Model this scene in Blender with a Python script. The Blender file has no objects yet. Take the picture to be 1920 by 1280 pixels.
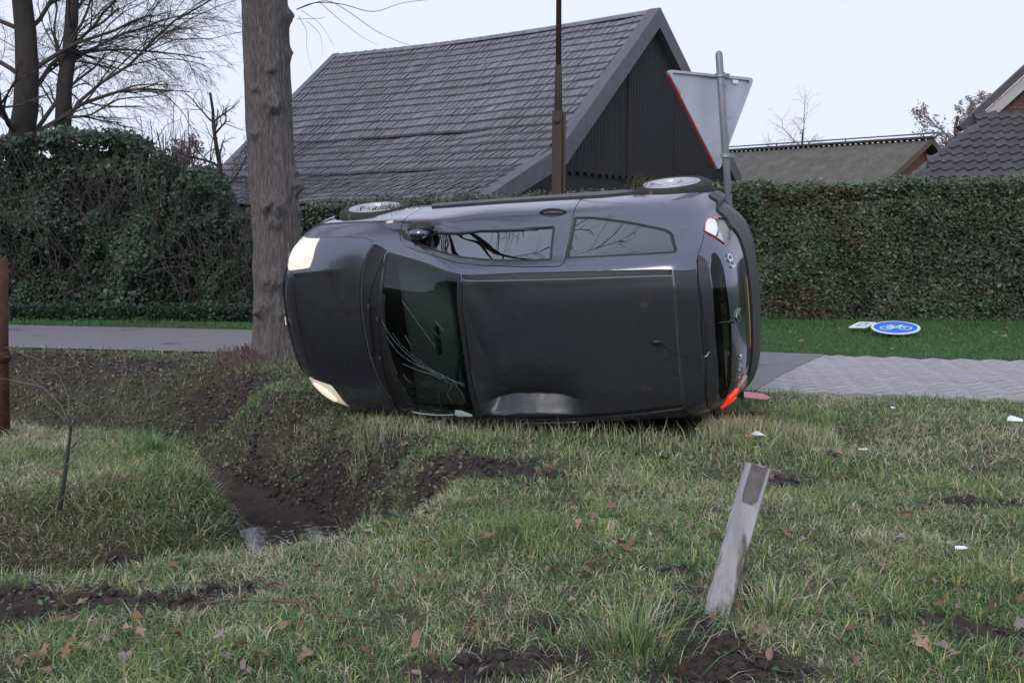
import bpy, math, random
import numpy as np
from mathutils import Vector, Matrix
from mathutils.bvhtree import BVHTree
from mathutils.geometry import delaunay_2d_cdt
random.seed(7); RNG = np.random.default_rng(7)
SC = bpy.context.scene; COL = SC.collection
R = math.radians

# ------------------------------------------------------------------ camera
CAM_H, FPX, PITCH = 1.5, 1867.0, R(7.0)          # focal length in pixels of the 1920 px wide photograph
cam = bpy.data.cameras.new('camera'); camo = bpy.data.objects.new('camera', cam); COL.objects.link(camo)
cam.sensor_width = 36.0; cam.lens = FPX*36.0/1920.0; cam.clip_start = 0.05; cam.clip_end = 3000
camo.location = (0, 0, CAM_H); camo.rotation_euler = (R(90)-PITCH, 0, 0)
SC.camera = camo
SC.render.resolution_x = 1024; SC.render.resolution_y = 682

# ------------------------------------------------------------------ sky: dull overcast dusk
SUN_EL, SUN_ROT = R(32), R(200)
world = bpy.data.worlds.new('World'); SC.world = world; world.use_nodes = True
wn = world.node_tree; wn.nodes.clear()
wo = wn.nodes.new('ShaderNodeOutputWorld'); bg = wn.nodes.new('ShaderNodeBackground')
sky = wn.nodes.new('ShaderNodeTexSky'); sky.sky_type = 'NISHITA'; sky.sun_disc = False
sky.sun_elevation = SUN_EL; sky.sun_rotation = SUN_ROT; sky.air_density = 1.0; sky.dust_density = 3.0
mx = wn.nodes.new('ShaderNodeMix'); mx.data_type = 'RGBA'; mx.inputs[0].default_value = 0.93
wn.links.new(sky.outputs[0], mx.inputs[6]); mx.inputs[7].default_value = (6.75, 7.25, 8.8, 1)   # even cloud deck
wn.links.new(mx.outputs[2], bg.inputs[0]); bg.inputs[1].default_value = 0.1
wn.links.new(bg.outputs[0], wo.inputs[0])
sun = bpy.data.lights.new('sun', 'SUN'); sun.energy = 1.0; sun.angle = R(25); sun.color = (1.0, 0.98, 0.97)
suno = bpy.data.objects.new('sun', sun); COL.objects.link(suno)
suno.rotation_euler = (R(90)-SUN_EL, 0, R(180)-SUN_ROT)
vs = SC.view_settings; vs.view_transform = 'Standard'; vs.look = 'None'; vs.exposure = 0.36; vs.gamma = 1.0
vs.use_curve_mapping = False

# ------------------------------------------------------------------ helpers
FW = np.array([0, math.cos(PITCH), -math.sin(PITCH)]); UP = np.array([0, math.sin(PITCH), math.cos(PITCH)])
def ray(px, py):
    d = FW + (px-960)/FPX*np.array([1., 0, 0]) + (640-py)/FPX*UP
    return d/np.linalg.norm(d)
def ground(px, py, z=0.0):                        # pixel of something that stands on height z
    d = ray(px, py); k = (z-CAM_H)/d[2]
    return np.array([d[0]*k, d[1]*k, z])
def at(px, py, Y):                                # pixel of something whose distance Y is known
    d = ray(px, py); k = Y/d[1]
    return np.array([d[0]*k, Y, CAM_H+d[2]*k])

def mesh(name, V, F, mat=None, parent=None, smooth=False, col=None, loc=None):
    V = np.asarray(V, float)
    if loc is not None: V = V-np.asarray(loc, float)
    me = bpy.data.meshes.new(name)
    if isinstance(F, np.ndarray) and F.ndim == 2:
        n, k = F.shape
        me.vertices.add(len(V)); me.vertices.foreach_set('co', V.astype(np.float32).ravel())
        me.loops.add(n*k); me.loops.foreach_set('vertex_index', F.astype(np.int32).ravel())
        me.polygons.add(n); me.polygons.foreach_set('loop_start', np.arange(0, n*k, k, dtype=np.int32))
        me.update(calc_edges=True)
    else:
        me.from_pydata(V.tolist(), [], [tuple(int(i) for i in f) for f in F]); me.update()
    me.validate()
    if smooth: me.polygons.foreach_set('use_smooth', np.ones(len(me.polygons), dtype=bool))
    if col is not None:
        a = me.color_attributes.new('Col', 'FLOAT_COLOR', 'POINT')
        c = np.ones((len(V), 4), np.float32); c[:, :3] = col
        a.data.foreach_set('color', c.ravel())
    if mat: me.materials.append(mat)
    o = bpy.data.objects.new(name, me); COL.objects.link(o)
    if loc is not None: o.location = loc
    if parent: o.parent = parent
    return o
def tag(o, label=None, cat=None, group=None, kind=None):
    if label: o['label'] = label
    if cat: o['category'] = cat
    if group: o['group'] = group
    if kind: o['kind'] = kind
    return o
def thing(name, loc, label, cat, group=None):
    o = bpy.data.objects.new(name, None); o.empty_display_size = 0.2; COL.objects.link(o); o.location = loc
    return tag(o, label, cat, group)
def child(name, V, F, mat, parent, smooth=False, col=None):      # V in world coordinates
    L = np.array(parent.location)
    if parent.parent: L = L+np.array(parent.parent.location)
    return mesh(name, np.asarray(V, float)-L, F, mat, parent, smooth, col)

class MB:                                          # collects shapes into one mesh
    def __init__(s): s.V = []; s.F = []; s.n = 0
    def add(s, V, F):
        s.V += [tuple(v) for v in V]; s.F += [tuple(i+s.n for i in f) for f in F]; s.n += len(V); return s
    def box(s, c, size, rot=None):
        c = np.array(c, float); h = np.array(size, float)/2
        V = np.array([(x, y, z) for x in (-1, 1) for y in (-1, 1) for z in (-1, 1)], float)*h
        if rot is not None: V = V@np.array(rot).T
        return s.add(V+c, [(0, 1, 3, 2), (4, 6, 7, 5), (0, 4, 5, 1), (2, 3, 7, 6), (0, 2, 6, 4), (1, 5, 7, 3)])
    def bar(s, a, b, w, h, up=(0, 0, 1)):          # box beam from a to b
        a = np.array(a, float); b = np.array(b, float); d = b-a; L = np.linalg.norm(d); d /= L
        x = np.cross(d, up); x /= np.linalg.norm(x); y = np.cross(x, d)
        return s.box((a+b)/2, (w, L, h), np.stack([x, d, y], 1))
    def tube(s, P, r, n=8, cap=True):
        P = np.array(P, float); r = np.broadcast_to(np.array(r, float), (len(P),))
        T = np.gradient(P, axis=0); T /= np.linalg.norm(T, axis=1)[:, None]+1e-12
        u = np.cross(T[0], (0, 0, 1) if abs(T[0][2]) < .9 else (1, 0, 0)); u /= np.linalg.norm(u)
        V = []; F = []
        for i in range(len(P)):
            u = u-T[i]*(u@T[i]); u /= np.linalg.norm(u); w = np.cross(T[i], u)
            for k in range(n):
                a = 2*math.pi*k/n; V.append(P[i]+r[i]*(math.cos(a)*u+math.sin(a)*w))
        for i in range(len(P)-1):
            for k in range(n):
                F.append((i*n+k, i*n+(k+1) % n, (i+1)*n+(k+1) % n, (i+1)*n+k))
        if cap: F += [tuple(range(n-1, -1, -1)), tuple((len(P)-1)*n+k for k in range(n))]
        return s.add(V, F)
    def prism(s, poly, ext):                       # polygon (3D) extruded by a vector
        n = len(poly); P = np.array(poly, float); Q = P+np.array(ext, float)
        F = [tuple(range(n)), tuple(range(2*n-1, n-1, -1))]+[(i, n+i, n+(i+1) % n, (i+1) % n) for i in range(n)]
        return s.add(np.vstack([P, Q]), F)
    def lathe(s, prof, o, ax, n=32):               # profile of (radius, height) round an axis
        o = np.array(o, float); ax = np.array(ax, float); ax /= np.linalg.norm(ax)
        u = np.cross(ax, (0, 0, 1) if abs(ax[2]) < .9 else (1, 0, 0)); u /= np.linalg.norm(u); w = np.cross(ax, u)
        V = []; F = []
        for (r, h) in prof:
            for k in range(n):
                a = 2*math.pi*k/n; V.append(o+ax*h+r*(math.cos(a)*u+math.sin(a)*w))
        for i in range(len(prof)-1):
            for k in range(n): F.append((i*n+k, i*n+(k+1) % n, (i+1)*n+(k+1) % n, (i+1)*n+k))
        return s.add(V, F)
    def build(s, name, mat, parent=None, smooth=False, world=True):
        if parent is not None and world: return child(name, s.V, s.F, mat, parent, smooth)
        return mesh(name, s.V, s.F, mat, parent, smooth)
def sharp(o, deg=35):
    me = o.data; me.polygons.foreach_set('use_smooth', np.ones(len(me.polygons), dtype=bool))
    me.set_sharp_from_angle(angle=R(deg)); return o
def bevel(o, w=0.004, seg=2):
    m = o.modifiers.new('bevel', 'BEVEL'); m.width = w; m.segments = seg; m.limit_method = 'ANGLE'; m.angle_limit = R(40); return o

# value noise
def vnoise(x, y, seed=0):
    x = np.asarray(x, float); y = np.asarray(y, float)
    xi = np.floor(x).astype(np.int64); yi = np.floor(y).astype(np.int64); xf = x-xi; yf = y-yi
    def h(a, b):
        n = (a*374761393+b*668265263+seed*1442695041) & 0x7fffffff
        n = ((n ^ (n >> 13))*1274126177) & 0x7fffffff
        return ((n ^ (n >> 16)) & 0xffff)/65535.0
    u = xf*xf*(3-2*xf); v = yf*yf*(3-2*yf)
    return (h(xi, yi)*(1-u)+h(xi+1, yi)*u)*(1-v)+(h(xi, yi+1)*(1-u)+h(xi+1, yi+1)*u)*v
def fbm(x, y, o=4, seed=0):
    s = 0; a = .5
    for k in range(o): s = s+a*vnoise(x*2**k, y*2**k, seed+k*17); a *= .5
    return s/(1-.5**o)
def sstep(a, b, x):
    t = np.clip((x-a)/(b-a), 0, 1); return t*t*(3-2*t)

# ------------------------------------------------------------------ materials
MATS = {}
def mat(name, c=(.5, .5, .5), rough=.6, metal=0., var=.15, scale=8., bump=0., bscale=60., spec=.5, coat=0., attr=False,
        trans=0., emit=None, estr=0., dirt=None, dirtamt=0., dscale=3., objrand=0., stretch=None):
    if name in MATS: return MATS[name]
    m = bpy.data.materials.new(name); m.use_nodes = True; MATS[name] = m
    nt = m.node_tree; N = nt.nodes; L = nt.links; N.clear()
    out = N.new('ShaderNodeOutputMaterial'); b = N.new('ShaderNodeBsdfPrincipled')
    b.inputs['Roughness'].default_value = rough; b.inputs['Metallic'].default_value = metal
    b.inputs['Specular IOR Level'].default_value = spec; b.inputs['Coat Weight'].default_value = coat
    b.inputs['Coat Roughness'].default_value = .06; b.inputs['Coat IOR'].default_value = 1.5
    tc = N.new('ShaderNodeTexCoord'); vec = tc.outputs['Object']
    if stretch:
        mp = N.new('ShaderNodeMapping'); mp.inputs['Scale'].default_value = stretch; L.new(vec, mp.inputs[0]); vec = mp.outputs[0]
    nz = N.new('ShaderNodeTexNoise'); nz.inputs['Scale'].default_value = scale; nz.inputs['Detail'].default_value = 6
    L.new(vec, nz.inputs['Vector'])
    mr = N.new('ShaderNodeMapRange'); mr.inputs['From Min'].default_value = .25; mr.inputs['From Max'].default_value = .75
    mr.inputs['To Min'].default_value = 1-var; mr.inputs['To Max'].default_value = 1+var; L.new(nz.outputs['Fac'], mr.inputs[0])
    mul = N.new('ShaderNodeVectorMath'); mul.operation = 'SCALE'
    if attr:
        at_ = N.new('ShaderNodeAttribute'); at_.attribute_name = 'Col'; L.new(at_.outputs['Color'], mul.inputs[0])
    else: mul.inputs[0].default_value = c
    L.new(mr.outputs[0], mul.inputs['Scale']); cs = mul.outputs[0]
    if objrand:
        oi = N.new('ShaderNodeObjectInfo'); m2 = N.new('ShaderNodeMapRange'); m2.inputs['To Min'].default_value = 1-objrand; m2.inputs['To Max'].default_value = 1+objrand
        L.new(oi.outputs['Random'], m2.inputs[0]); s2 = N.new('ShaderNodeVectorMath'); s2.operation = 'SCALE'
        L.new(cs, s2.inputs[0]); L.new(m2.outputs[0], s2.inputs['Scale']); cs = s2.outputs[0]
    if dirt:
        n2 = N.new('ShaderNodeTexNoise'); n2.inputs['Scale'].default_value = dscale; n2.inputs['Detail'].default_value = 8; n2.inputs['Roughness'].default_value = .65
        L.new(vec, n2.inputs['Vector']); rp = N.new('ShaderNodeMapRange'); rp.inputs['From Min'].default_value = .66-dirtamt*.4; rp.inputs['From Max'].default_value = .74-dirtamt*.3
        L.new(n2.outputs['Fac'], rp.inputs[0]); mm = N.new('ShaderNodeMix'); mm.data_type = 'RGBA'
        L.new(rp.outputs[0], mm.inputs[0]); L.new(cs, mm.inputs[6]); mm.inputs[7].default_value = (*dirt, 1); cs = mm.outputs[2]
    L.new(cs, b.inputs['Base Color'])
    if bump:
        n3 = N.new('ShaderNodeTexNoise'); n3.inputs['Scale'].default_value = bscale; n3.inputs['Detail'].default_value = 5; L.new(vec, n3.inputs['Vector'])
        bp = N.new('ShaderNodeBump'); bp.inputs['Strength'].default_value = bump; bp.inputs['Distance'].default_value = .02
        L.new(n3.outputs['Fac'], bp.inputs['Height']); L.new(bp.outputs[0], b.inputs['Normal'])
    if emit:
        b.inputs['Emission Color'].default_value = (*emit, 1); b.inputs['Emission Strength'].default_value = estr
    sh = b.outputs[0]
    if trans:
        tr = N.new('ShaderNodeBsdfTranslucent'); L.new(cs, tr.inputs[0]); ms = N.new('ShaderNodeMixShader'); ms.inputs[0].default_value = trans
        L.new(sh, ms.inputs[1]); L.new(tr.outputs[0], ms.inputs[2]); sh = ms.outputs[0]
    L.new(sh, out.inputs[0]); return m
def glass(name, tint=(.3, .36, .34), refl=1.0, rough=.01):
    m = bpy.data.materials.new(name); m.use_nodes = True; nt = m.node_tree; N = nt.nodes; L = nt.links; N.clear()
    out = N.new('ShaderNodeOutputMaterial'); t = N.new('ShaderNodeBsdfTransparent'); t.inputs[0].default_value = (*tint, 1)
    g = N.new('ShaderNodeBsdfGlossy'); g.inputs[0].default_value = (.86, .93, 1, 1); g.inputs['Roughness'].default_value = rough
    fr = N.new('ShaderNodeFresnel'); fr.inputs[0].default_value = 1.52
    mu = N.new('ShaderNodeMath'); mu.operation = 'MULTIPLY'; mu.inputs[1].default_value = refl; mu.use_clamp = True
    ms = N.new('ShaderNodeMixShader'); L.new(fr.outputs[0], mu.inputs[0]); L.new(mu.outputs[0], ms.inputs[0])
    L.new(t.outputs[0], ms.inputs[1]); L.new(g.outputs[0], ms.inputs[2]); L.new(ms.outputs[0], out.inputs[0]); MATS[name] = m; return m
# ================================================================== terrain
DA = np.array([(-1.15, 5.6), (-1.42, 6.4), (-2.3, 7.6), (-4.1, 8.7), (-6.5, 9.6), (-10, 10.9), (-16, 13.2), (-40, 22)])       # ditch beside the road
DB = np.array([(-1.15, 5.6), (-1.40, 5.1), (-2.0, 4.75), (-2.8, 4.35), (-4.0, 3.9), (-6.5, 3.0), (-12, 1.2), (-40, -8)])      # field ditch
def dpoly(x, y, P):
    best = np.full(x.shape, 1e9); side = np.zeros(x.shape)
    for a, b in zip(P[:-1], P[1:]):
        d = b-a; L2 = d@d; t = np.clip(((x-a[0])*d[0]+(y-a[1])*d[1])/L2, 0, 1)
        qx = x-(a[0]+t*d[0]); qy = y-(a[1]+t*d[1]); q = np.hypot(qx, qy); k = q < best
        best = np.where(k, q, best); side = np.where(k, d[0]*(y-a[1])-d[1]*(x-a[0]), side)
    return best, side
ROADF = np.array([(-60, 24), (-16, 16.2), (-7.35, 14.1), (-3.6, 13.4), (0, 12.2), (2.8, 11.15), (4.2, 10.75), (6, 10.4), (9, 10.1), (60, 6)])
ROADN = np.array([(-60, 20), (-16, 13.6), (-7.0, 11.75), (-3.1, 11.1), (0, 9.9), (1.2, 9.25), (2.15, 8.55), (4.2, 8.2), (9, 7.9), (60, 3)])
def road_mask(x, y):
    f = np.interp(x, ROADF[:, 0], ROADF[:, 1]); n = np.interp(x, ROADN[:, 0], ROADN[:, 1])
    return sstep(-.12, .12, y-n)*sstep(-.12, .12, f-y)
# bare soil, read off the photograph as ellipses (px, py, rx, ry) on the ground
SOIL = [(ground(px, py, z), rx, ry, a) for px, py, z, rx, ry, a in (
    (850, 880, 0, .42, .30, 0), (760, 930, 0, .25, .30, 0), (980, 895, 0, .30, .16, 0), (560, 880, -.35, .55, .55, 0), (640, 930, -.3, .35, .4, 0),
    (470, 900, -.4, .35, .4, 0), (200, 1135, 0, .66, .13, .1), (60, 1150, 0, .3, .12, .1), (390, 1110, 0, .3, .06, .1),
    (960, 1235, 0, .27, .20, .3), (1050, 1170, 0, .22, .12, .2), (1300, 1200, 0, .22, .26, 0), (1400, 1120, 0, .22, .12, 0), (1360, 1260, 0, .28, .16, 0), (1180, 1140, 0, .25, .06, 0),
    (880, 1265, 0, .26, .12, 0), (250, 740, -.35, .9, .35, 0), (80, 720, -.3, .8, .3, 0), (420, 790, -.4, .6, .35, 0), (1340, 780, 0, .35, .18, 0), (1580, 1000, 0, .1, .05, 0),
    (1560, 1100, 0, .12, .06, 0), (1860, 1200, 0, .2, .08, 0), (330, 1050, -.3, .4, .2, 0), (1470, 900, 0, .15, .12, 0), (1850, 940, 0, .3, .1, 0), (1250, 1080, 0, .3, .05, 0), (1720, 1170, 0, .2, .07, 0))]
def soil_mask(x, y):
    m = np.zeros(x.shape); nz = fbm(x*6, y*6, 4, 3)-.5; n2 = fbm(x*22, y*22, 3, 8)-.5
    for c, rx, ry, a in SOIL:
        dx, dy = x-c[0], y-c[1]; d = np.hypot(dx/rx, dy/ry)
        m = np.maximum(m, sstep(1.15, .75, d+nz*1.3+n2*.7))
    dA, sA = dpoly(x, y, DA); m = np.maximum(m, sstep(.75, .3, dA+nz*.8)*.9)
    far = (sA < 0)&(x < -.8); m = np.maximum(m, np.where(far, sstep(1.75, .9, dA+nz*1.6)*.40, 0)); m = np.maximum(m, sstep(1.15, .55, np.hypot((x+1.35)/1.0, (y-6.85)/.75)+nz*.7)*.96)  # far bank: brown earth, with the steep bank's shadow put into the colour
    dB, sB = dpoly(x, y, DB); m = np.maximum(m, sstep(.55, .2, dB+nz*.4)*.8)
    return np.clip(m, 0, 1)
def hgt(x, y, fine=True):
    x = np.asarray(x, float); y = np.asarray(y, float)
    dA, sA = dpoly(x, y, DA); dB, sB = dpoly(x, y, DB)
    wob = (fbm(x*1.3, y*1.3, 3, 21)-.5)
    far = sstep(-.2, .2, -sA)                              # bank towards the road
    nearpool = sstep(7.4, 6.2, y)
    runA = np.where(far > .5, 1.05+.45*sstep(-1.6, -3.0, x), .95)
    runA = np.where((far > .5) & (x > -2.2), np.minimum(runA, .80), runA)
    runA = runA*(1-nearpool)+nearpool*np.where(x > -1.3, .62, .42)
    dpth = .66+.18*sstep(7.6, 6.7, y); hA = -dpth*(1-sstep(.18, 1, (dA+wob*.25)/(runA+.28)))
    runB = np.where(sB > 0, .50, .62)
    hB = -.60*(1-sstep(.2, 1, (dB+wob*.2)/(runB+.22)))
    h = np.minimum(hA, hB)
    h = h-.15*np.exp(-((x+1.25)/.55)**4-((y-8.25)/.65)**4)
    rm = road_mask(x, y)
    bumps = (fbm(x*.9, y*.9, 3, 31)-.5)*.10+(fbm(x*3.1, y*3.1, 3, 41)-.5)*.05
    h = h+bumps*sstep(300, 40, np.hypot(x, y))
    # the car settles the bank: flatten the lip it lies on
    lip = np.exp(-((x-.4)/1.6)**4-((y-7.35)/.55)**4); h = h*(1-lip*.8)+lip*.8*(-.115+.055*(x+.8))*sstep(-1.2, -.6, x)+lip*.8*h*(1-sstep(-1.2, -.6, x))
    sm = soil_mask(x, y)
    if fine: h = h+sm*((fbm(x*11, y*11, 4, 51)-.5)*.09+(fbm(x*40, y*40, 2, 61)-.5)*.02)+(1-sm)*(fbm(x*14, y*14, 2, 71)-.5)*.02
    h = h*(1-rm)-.075*rm; h = h+.04*rm*(1-rm)*4*(1-rm)
    pool = (np.hypot((x+1.42)/.55, (y-6.1)/.95) < 1); 
    return h
def axis(lo, hi, step, far, n):
    a = np.arange(lo, hi+1e-6, step); g = np.geomspace(step, far, n)
    return np.concatenate([lo-np.cumsum(g)[::-1], a, hi+np.cumsum(g)])
xs = axis(-5.6, 5.4, .035, 260, 44); ys = axis(2.6, 11.2, .035, 330, 46)
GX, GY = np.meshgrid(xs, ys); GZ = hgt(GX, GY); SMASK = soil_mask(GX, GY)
nx, ny = len(xs), len(ys); idx = np.arange(nx*ny).reshape(ny, nx)
TF = np.stack([idx[:-1, :-1], idx[:-1, 1:], idx[1:, 1:], idx[1:, :-1]], -1).reshape(-1, 4)
dA_, sA_ = dpoly(GX, GY, DA)
soilc = np.array([.045, .033, .031]); thatch = np.array([.070, .064, .040]); lawn = np.array([.05, .095, .028])
nn = fbm(GX*5, GY*5, 4, 81)[..., None]
gcol = thatch*(.55+.9*nn)
lawnm = (sstep(-.1, .3, GY-np.interp(GX, ROADF[:, 0], ROADF[:, 1])))[..., None]
gcol = gcol*(1-lawnm)+lawn*(.6+.8*nn)*lawnm
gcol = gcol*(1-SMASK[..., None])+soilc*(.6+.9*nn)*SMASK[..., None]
gmat = mat('ground_soil', rough=.95, attr=True, var=.35, scale=26, bump=.6, bscale=70, spec=.25)
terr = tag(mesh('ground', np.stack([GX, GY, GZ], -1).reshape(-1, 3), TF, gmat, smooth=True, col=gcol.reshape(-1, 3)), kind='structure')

# muddy water standing in the ditch
wm = bpy.data.materials.new('ditch_water'); wm.use_nodes = True; b_ = wm.node_tree.nodes['Principled BSDF']
N_ = wm.node_tree.nodes; L_ = wm.node_tree.links
nz_ = N_.new('ShaderNodeTexNoise'); nz_.inputs['Scale'].default_value = 16; nz_.inputs['Detail'].default_value = 8
rp_ = N_.new('ShaderNodeValToRGB'); rp_.color_ramp.elements[0].position = .56; rp_.color_ramp.elements[0].color = (.034, .028, .028, 1)
rp_.color_ramp.elements[1].position = .70; rp_.color_ramp.elements[1].color = (.20, .18, .175, 1)
tc_ = N_.new('ShaderNodeTexCoord'); L_.new(tc_.outputs['Object'], nz_.inputs['Vector']); L_.new(nz_.outputs['Fac'], rp_.inputs[0]); L_.new(rp_.outputs[0], b_.inputs['Base Color'])
b_.inputs['Roughness'].default_value = .09
bp_ = N_.new('ShaderNodeBump'); bp_.inputs['Strength'].default_value = .25; bp_.inputs['Distance'].default_value = .01
L_.new(nz_.outputs['Fac'], bp_.inputs['Height']); L_.new(bp_.outputs[0], b_.inputs['Normal'])
WZ = -.64
tag(mesh('ditch_water', [(-1.25+.9*math.cos(a)*(1+.1*math.sin(3*a)), 5.85+1.15*math.sin(a), WZ) for a in np.linspace(0, 2*math.pi, 24, endpoint=False)], [tuple(range(24))], wm), kind='structure')

# ---- road: asphalt, then brick paving
asph = mat('asphalt', (.195, .178, .203), .85, 0, .18, 40, bump=.35, bscale=220, dirt=(.06, .055, .05), dirtamt=.12, dscale=1.3)
def strip(xa, xb, n, inset=0., z=-.004, name='road', m_=None, lift=None):
    X = np.linspace(xa, xb, n); f = np.interp(X, ROADF[:, 0], ROADF[:, 1])-inset; q = np.interp(X, ROADN[:, 0], ROADN[:, 1])+inset
    k = 8; V = []; 
    for x, a, b in zip(X, q, f):
        for j in range(k+1): V.append((x, a+(b-a)*j/k+.02*(vnoise(np.array(x*3.1), np.array(j*9.0), 5)-.5) if j in (0, k) else a+(b-a)*j/k, z+.012*math.sin(math.pi*j/k)))
    F = np.array([(i*(k+1)+j, (i+1)*(k+1)+j, (i+1)*(k+1)+j+1, i*(k+1)+j+1) for i in range(n-1) for j in range(k)])
    return tag(mesh(name, V, F, m_, smooth=True), kind='structure')
k_ = 10; V = []; XN = np.concatenate([np.linspace(-60, -12, 24, endpoint=False), np.linspace(-12, 0, 80)])
for u_ in np.linspace(0, 1, 150):
    for j in range(k_+1):
        f0, q0 = np.interp(2.8, ROADF[:, 0], ROADF[:, 1]), np.interp(2.3, ROADN[:, 0], ROADN[:, 1]); xe = 2.15+(q0+(f0-q0)*j/k_-8.6)*.52; x = -60+(xe+60)*u_**.35
        f0, q0 = np.interp(x, ROADF[:, 0], ROADF[:, 1]), np.interp(x, ROADN[:, 0], ROADN[:, 1]); V.append((x, q0+(f0-q0)*j/k_, .013+.012*math.sin(math.pi*j/k_)))
tag(mesh('asphalt_road', V, np.array([(i*(k_+1)+j, (i+1)*(k_+1)+j, (i+1)*(k_+1)+j+1, i*(k_+1)+j+1) for i in range(149) for j in range(k_)]), asph, smooth=True), kind='structure')
bed = strip(1.6, 30, 120, name='brick_paving', m_=mat('joint_sand', (.018, .016, .015), .95, 0, .3, 30, bump=.4), z=-.052)
# herringbone bricks on the bed, the nearest as pieces of their own
def brick_mesh(name):
    l, w, t, b = .196, .088, .05, .004
    me = bpy.data.meshes.new(name); top = [(-l/2+b, -w/2+b, t), (l/2-b, -w/2+b, t), (l/2-b, w/2-b, t), (-l/2+b, w/2-b, t)]
    mid = [(-l/2, -w/2, t-b), (l/2, -w/2, t-b), (l/2, w/2, t-b), (-l/2, w/2, t-b)]; lo = [(x, y, 0) for x, y, z in mid]
    V = top+mid+lo; F = [(0, 1, 2, 3)]+[(4+i, 4+(i+1) % 4, (i+1) % 4, i) for i in range(4)]+[(8+i, 8+(i+1) % 4, 4+(i+1) % 4, 4+i) for i in range(4)]
    me.from_pydata(V, [], F); me.update(); return me, np.array(V), F
brm = mat('paving_brick', (.35, .325, .352), .8, 0, .22, 14, bump=.3, bscale=150, objrand=.07)
brm2 = mat('paving_brick_far', rough=.8, attr=True, var=.22, scale=14, bump=.3, bscale=150)
BM, BV, BF = brick_mesh('brick'); BM.materials.append(brm)
bl = []; pit = .1055; ang = R(45-9)
ca, sa = math.cos(ang), math.sin(ang)
for i in range(-90, 90):
    for j in range(-90, 90):
        # herringbone cell: one brick along u and one along v
        for (u, v, rz) in ((i*pit+j*pit, -i*pit+j*pit*1.0, 0),):
            pass
bl = []
for r_ in range(-140, 140):
    for c in range(-40, 40):
        # horizontal bricks of the herringbone: start cell (r + 4c, r); vertical: (r + 4c + 2.. )
        hx, hy = (r_+4*c+1.0)*pit, (r_+.5)*pit; vx, vy = (r_+4*c+2.5)*pit, (r_+1.0-1.0+0.0)*pit
        bl.append((hx, hy, 0.)); bl.append(((r_+4*c+2.5)*pit, (r_+0.0)*pit, math.pi/2))
out = []
for u, v, rz in bl:
    x = 4.2+u*ca-v*sa; y = 9.4+u*sa+v*ca
    if not (1.7 < x < 8.5): continue
    f = np.interp(x, ROADF[:, 0], ROADF[:, 1])-.12; q = np.interp(x, ROADN[:, 0], ROADN[:, 1])+.12
    edge_x = 2.0+(y-8.6)*.52
    if q-.10 < y < f+.10 and x > edge_x: out.append((x, y, rz+ang))
out.sort(key=lambda b: b[0]**2+b[1]**2+(0 if b[0] < .62*b[1] else 50)); VV = []; FF = []; CC = []; nb = 0
for k, (x, y, rz) in enumerate(out):
    q = np.interp(x, ROADN[:, 0], ROADN[:, 1]); f = np.interp(x, ROADF[:, 0], ROADF[:, 1])
    z = -.042+.012*math.sin(math.pi*np.clip((y-q)/(f-q), 0, 1))+random.uniform(-.0015, .0015); tl_ = (random.gauss(0, .003), random.gauss(0, .003))
    if k < 300:
        o = bpy.data.objects.new('brick', BM); COL.objects.link(o); o.parent = bed; o.location = (x, y, z); o.rotation_euler = (*tl_, rz+random.gauss(0, .01))
    else:
        c, s = math.cos(rz), math.sin(rz); P = BV.copy(); P = np.stack([P[:, 0]*c-P[:, 1]*s+x, P[:, 0]*s+P[:, 1]*c+y, P[:, 2]+z], 1)
        VV.append(P); FF += [tuple(i+nb for i in f_) for f_ in BF]; nb += len(P); CC.append(np.tile(np.array([.35, .325, .352])*random.uniform(.93, 1.07), (len(P), 1)))
if VV: tag(mesh('far_bricks', np.vstack(VV), np.array(FF), brm2, bed, col=np.vstack(CC)), kind='stuff')
# ================================================================== barn
RD = np.array([-.804, .595, 0]); GD = np.array([.595, .804, 0]); Zv = np.array([0, 0, 1.])
APX = at(1238, 25, 24.0)                                    # near end of the ridge
def bp(t, s, z): return np.array([APX[0], APX[1], 0])+GD*t+RD*s+Zv*z
RZ = APX[2]; KT, KZ = -4.04, 2.87; ET, EZ = -6.5, 1.86; RT, RZZ = 4.75, 2.55
BL = 10.95
barn = thing('barn', tuple(bp(-.9, 5, 0)), 'old barn with a big sweep of grey roof tiles and a black clad gable', 'barn')
tilec = np.array([.190, .188, .222])
bw = mat('black_cladding', (.013, .012, .015), .7, 0, .3, 3, stretch=(6, 6, .5), bump=.2, bscale=20)
vb = mat('verge_board', (.10, .10, .128), .6, 0, .15, 4, dirt=(.05, .05, .05), dirtamt=.08, dscale=5)
rt1 = mat('roof_tile', tuple(tilec), .8, 0, .25, 9, bump=.25, bscale=60, objrand=.13, dirt=(.075, .08, .055), dirtamt=.03, dscale=4)
rt2 = mat('roof_tile_rest', rough=.8, attr=True, var=.25, scale=9, bump=.25, bscale=60, dirt=(.075, .08, .055), dirtamt=.03, dscale=4)
# solid body under the tiles
def sec(s, d=.12): return [bp(ET+.35, s, EZ-.10), bp(KT, s, KZ-d), bp(0, s, RZ-d), bp(RT-.2, s, RZZ-d+.05)]
m = MB(); A, B_ = sec(.25), sec(BL-.25)
low = [bp(ET+.6, .25, -.2), bp(ET+.6, .25, EZ-.05)]
m.prism([bp(ET+.6, .25, -.2), bp(ET+.6, .25, EZ-.05)]+A[1:]+[bp(RT-.25, .25, -.2)], RD*(BL-.5)); m.build('wall', bw, barn)
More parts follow.
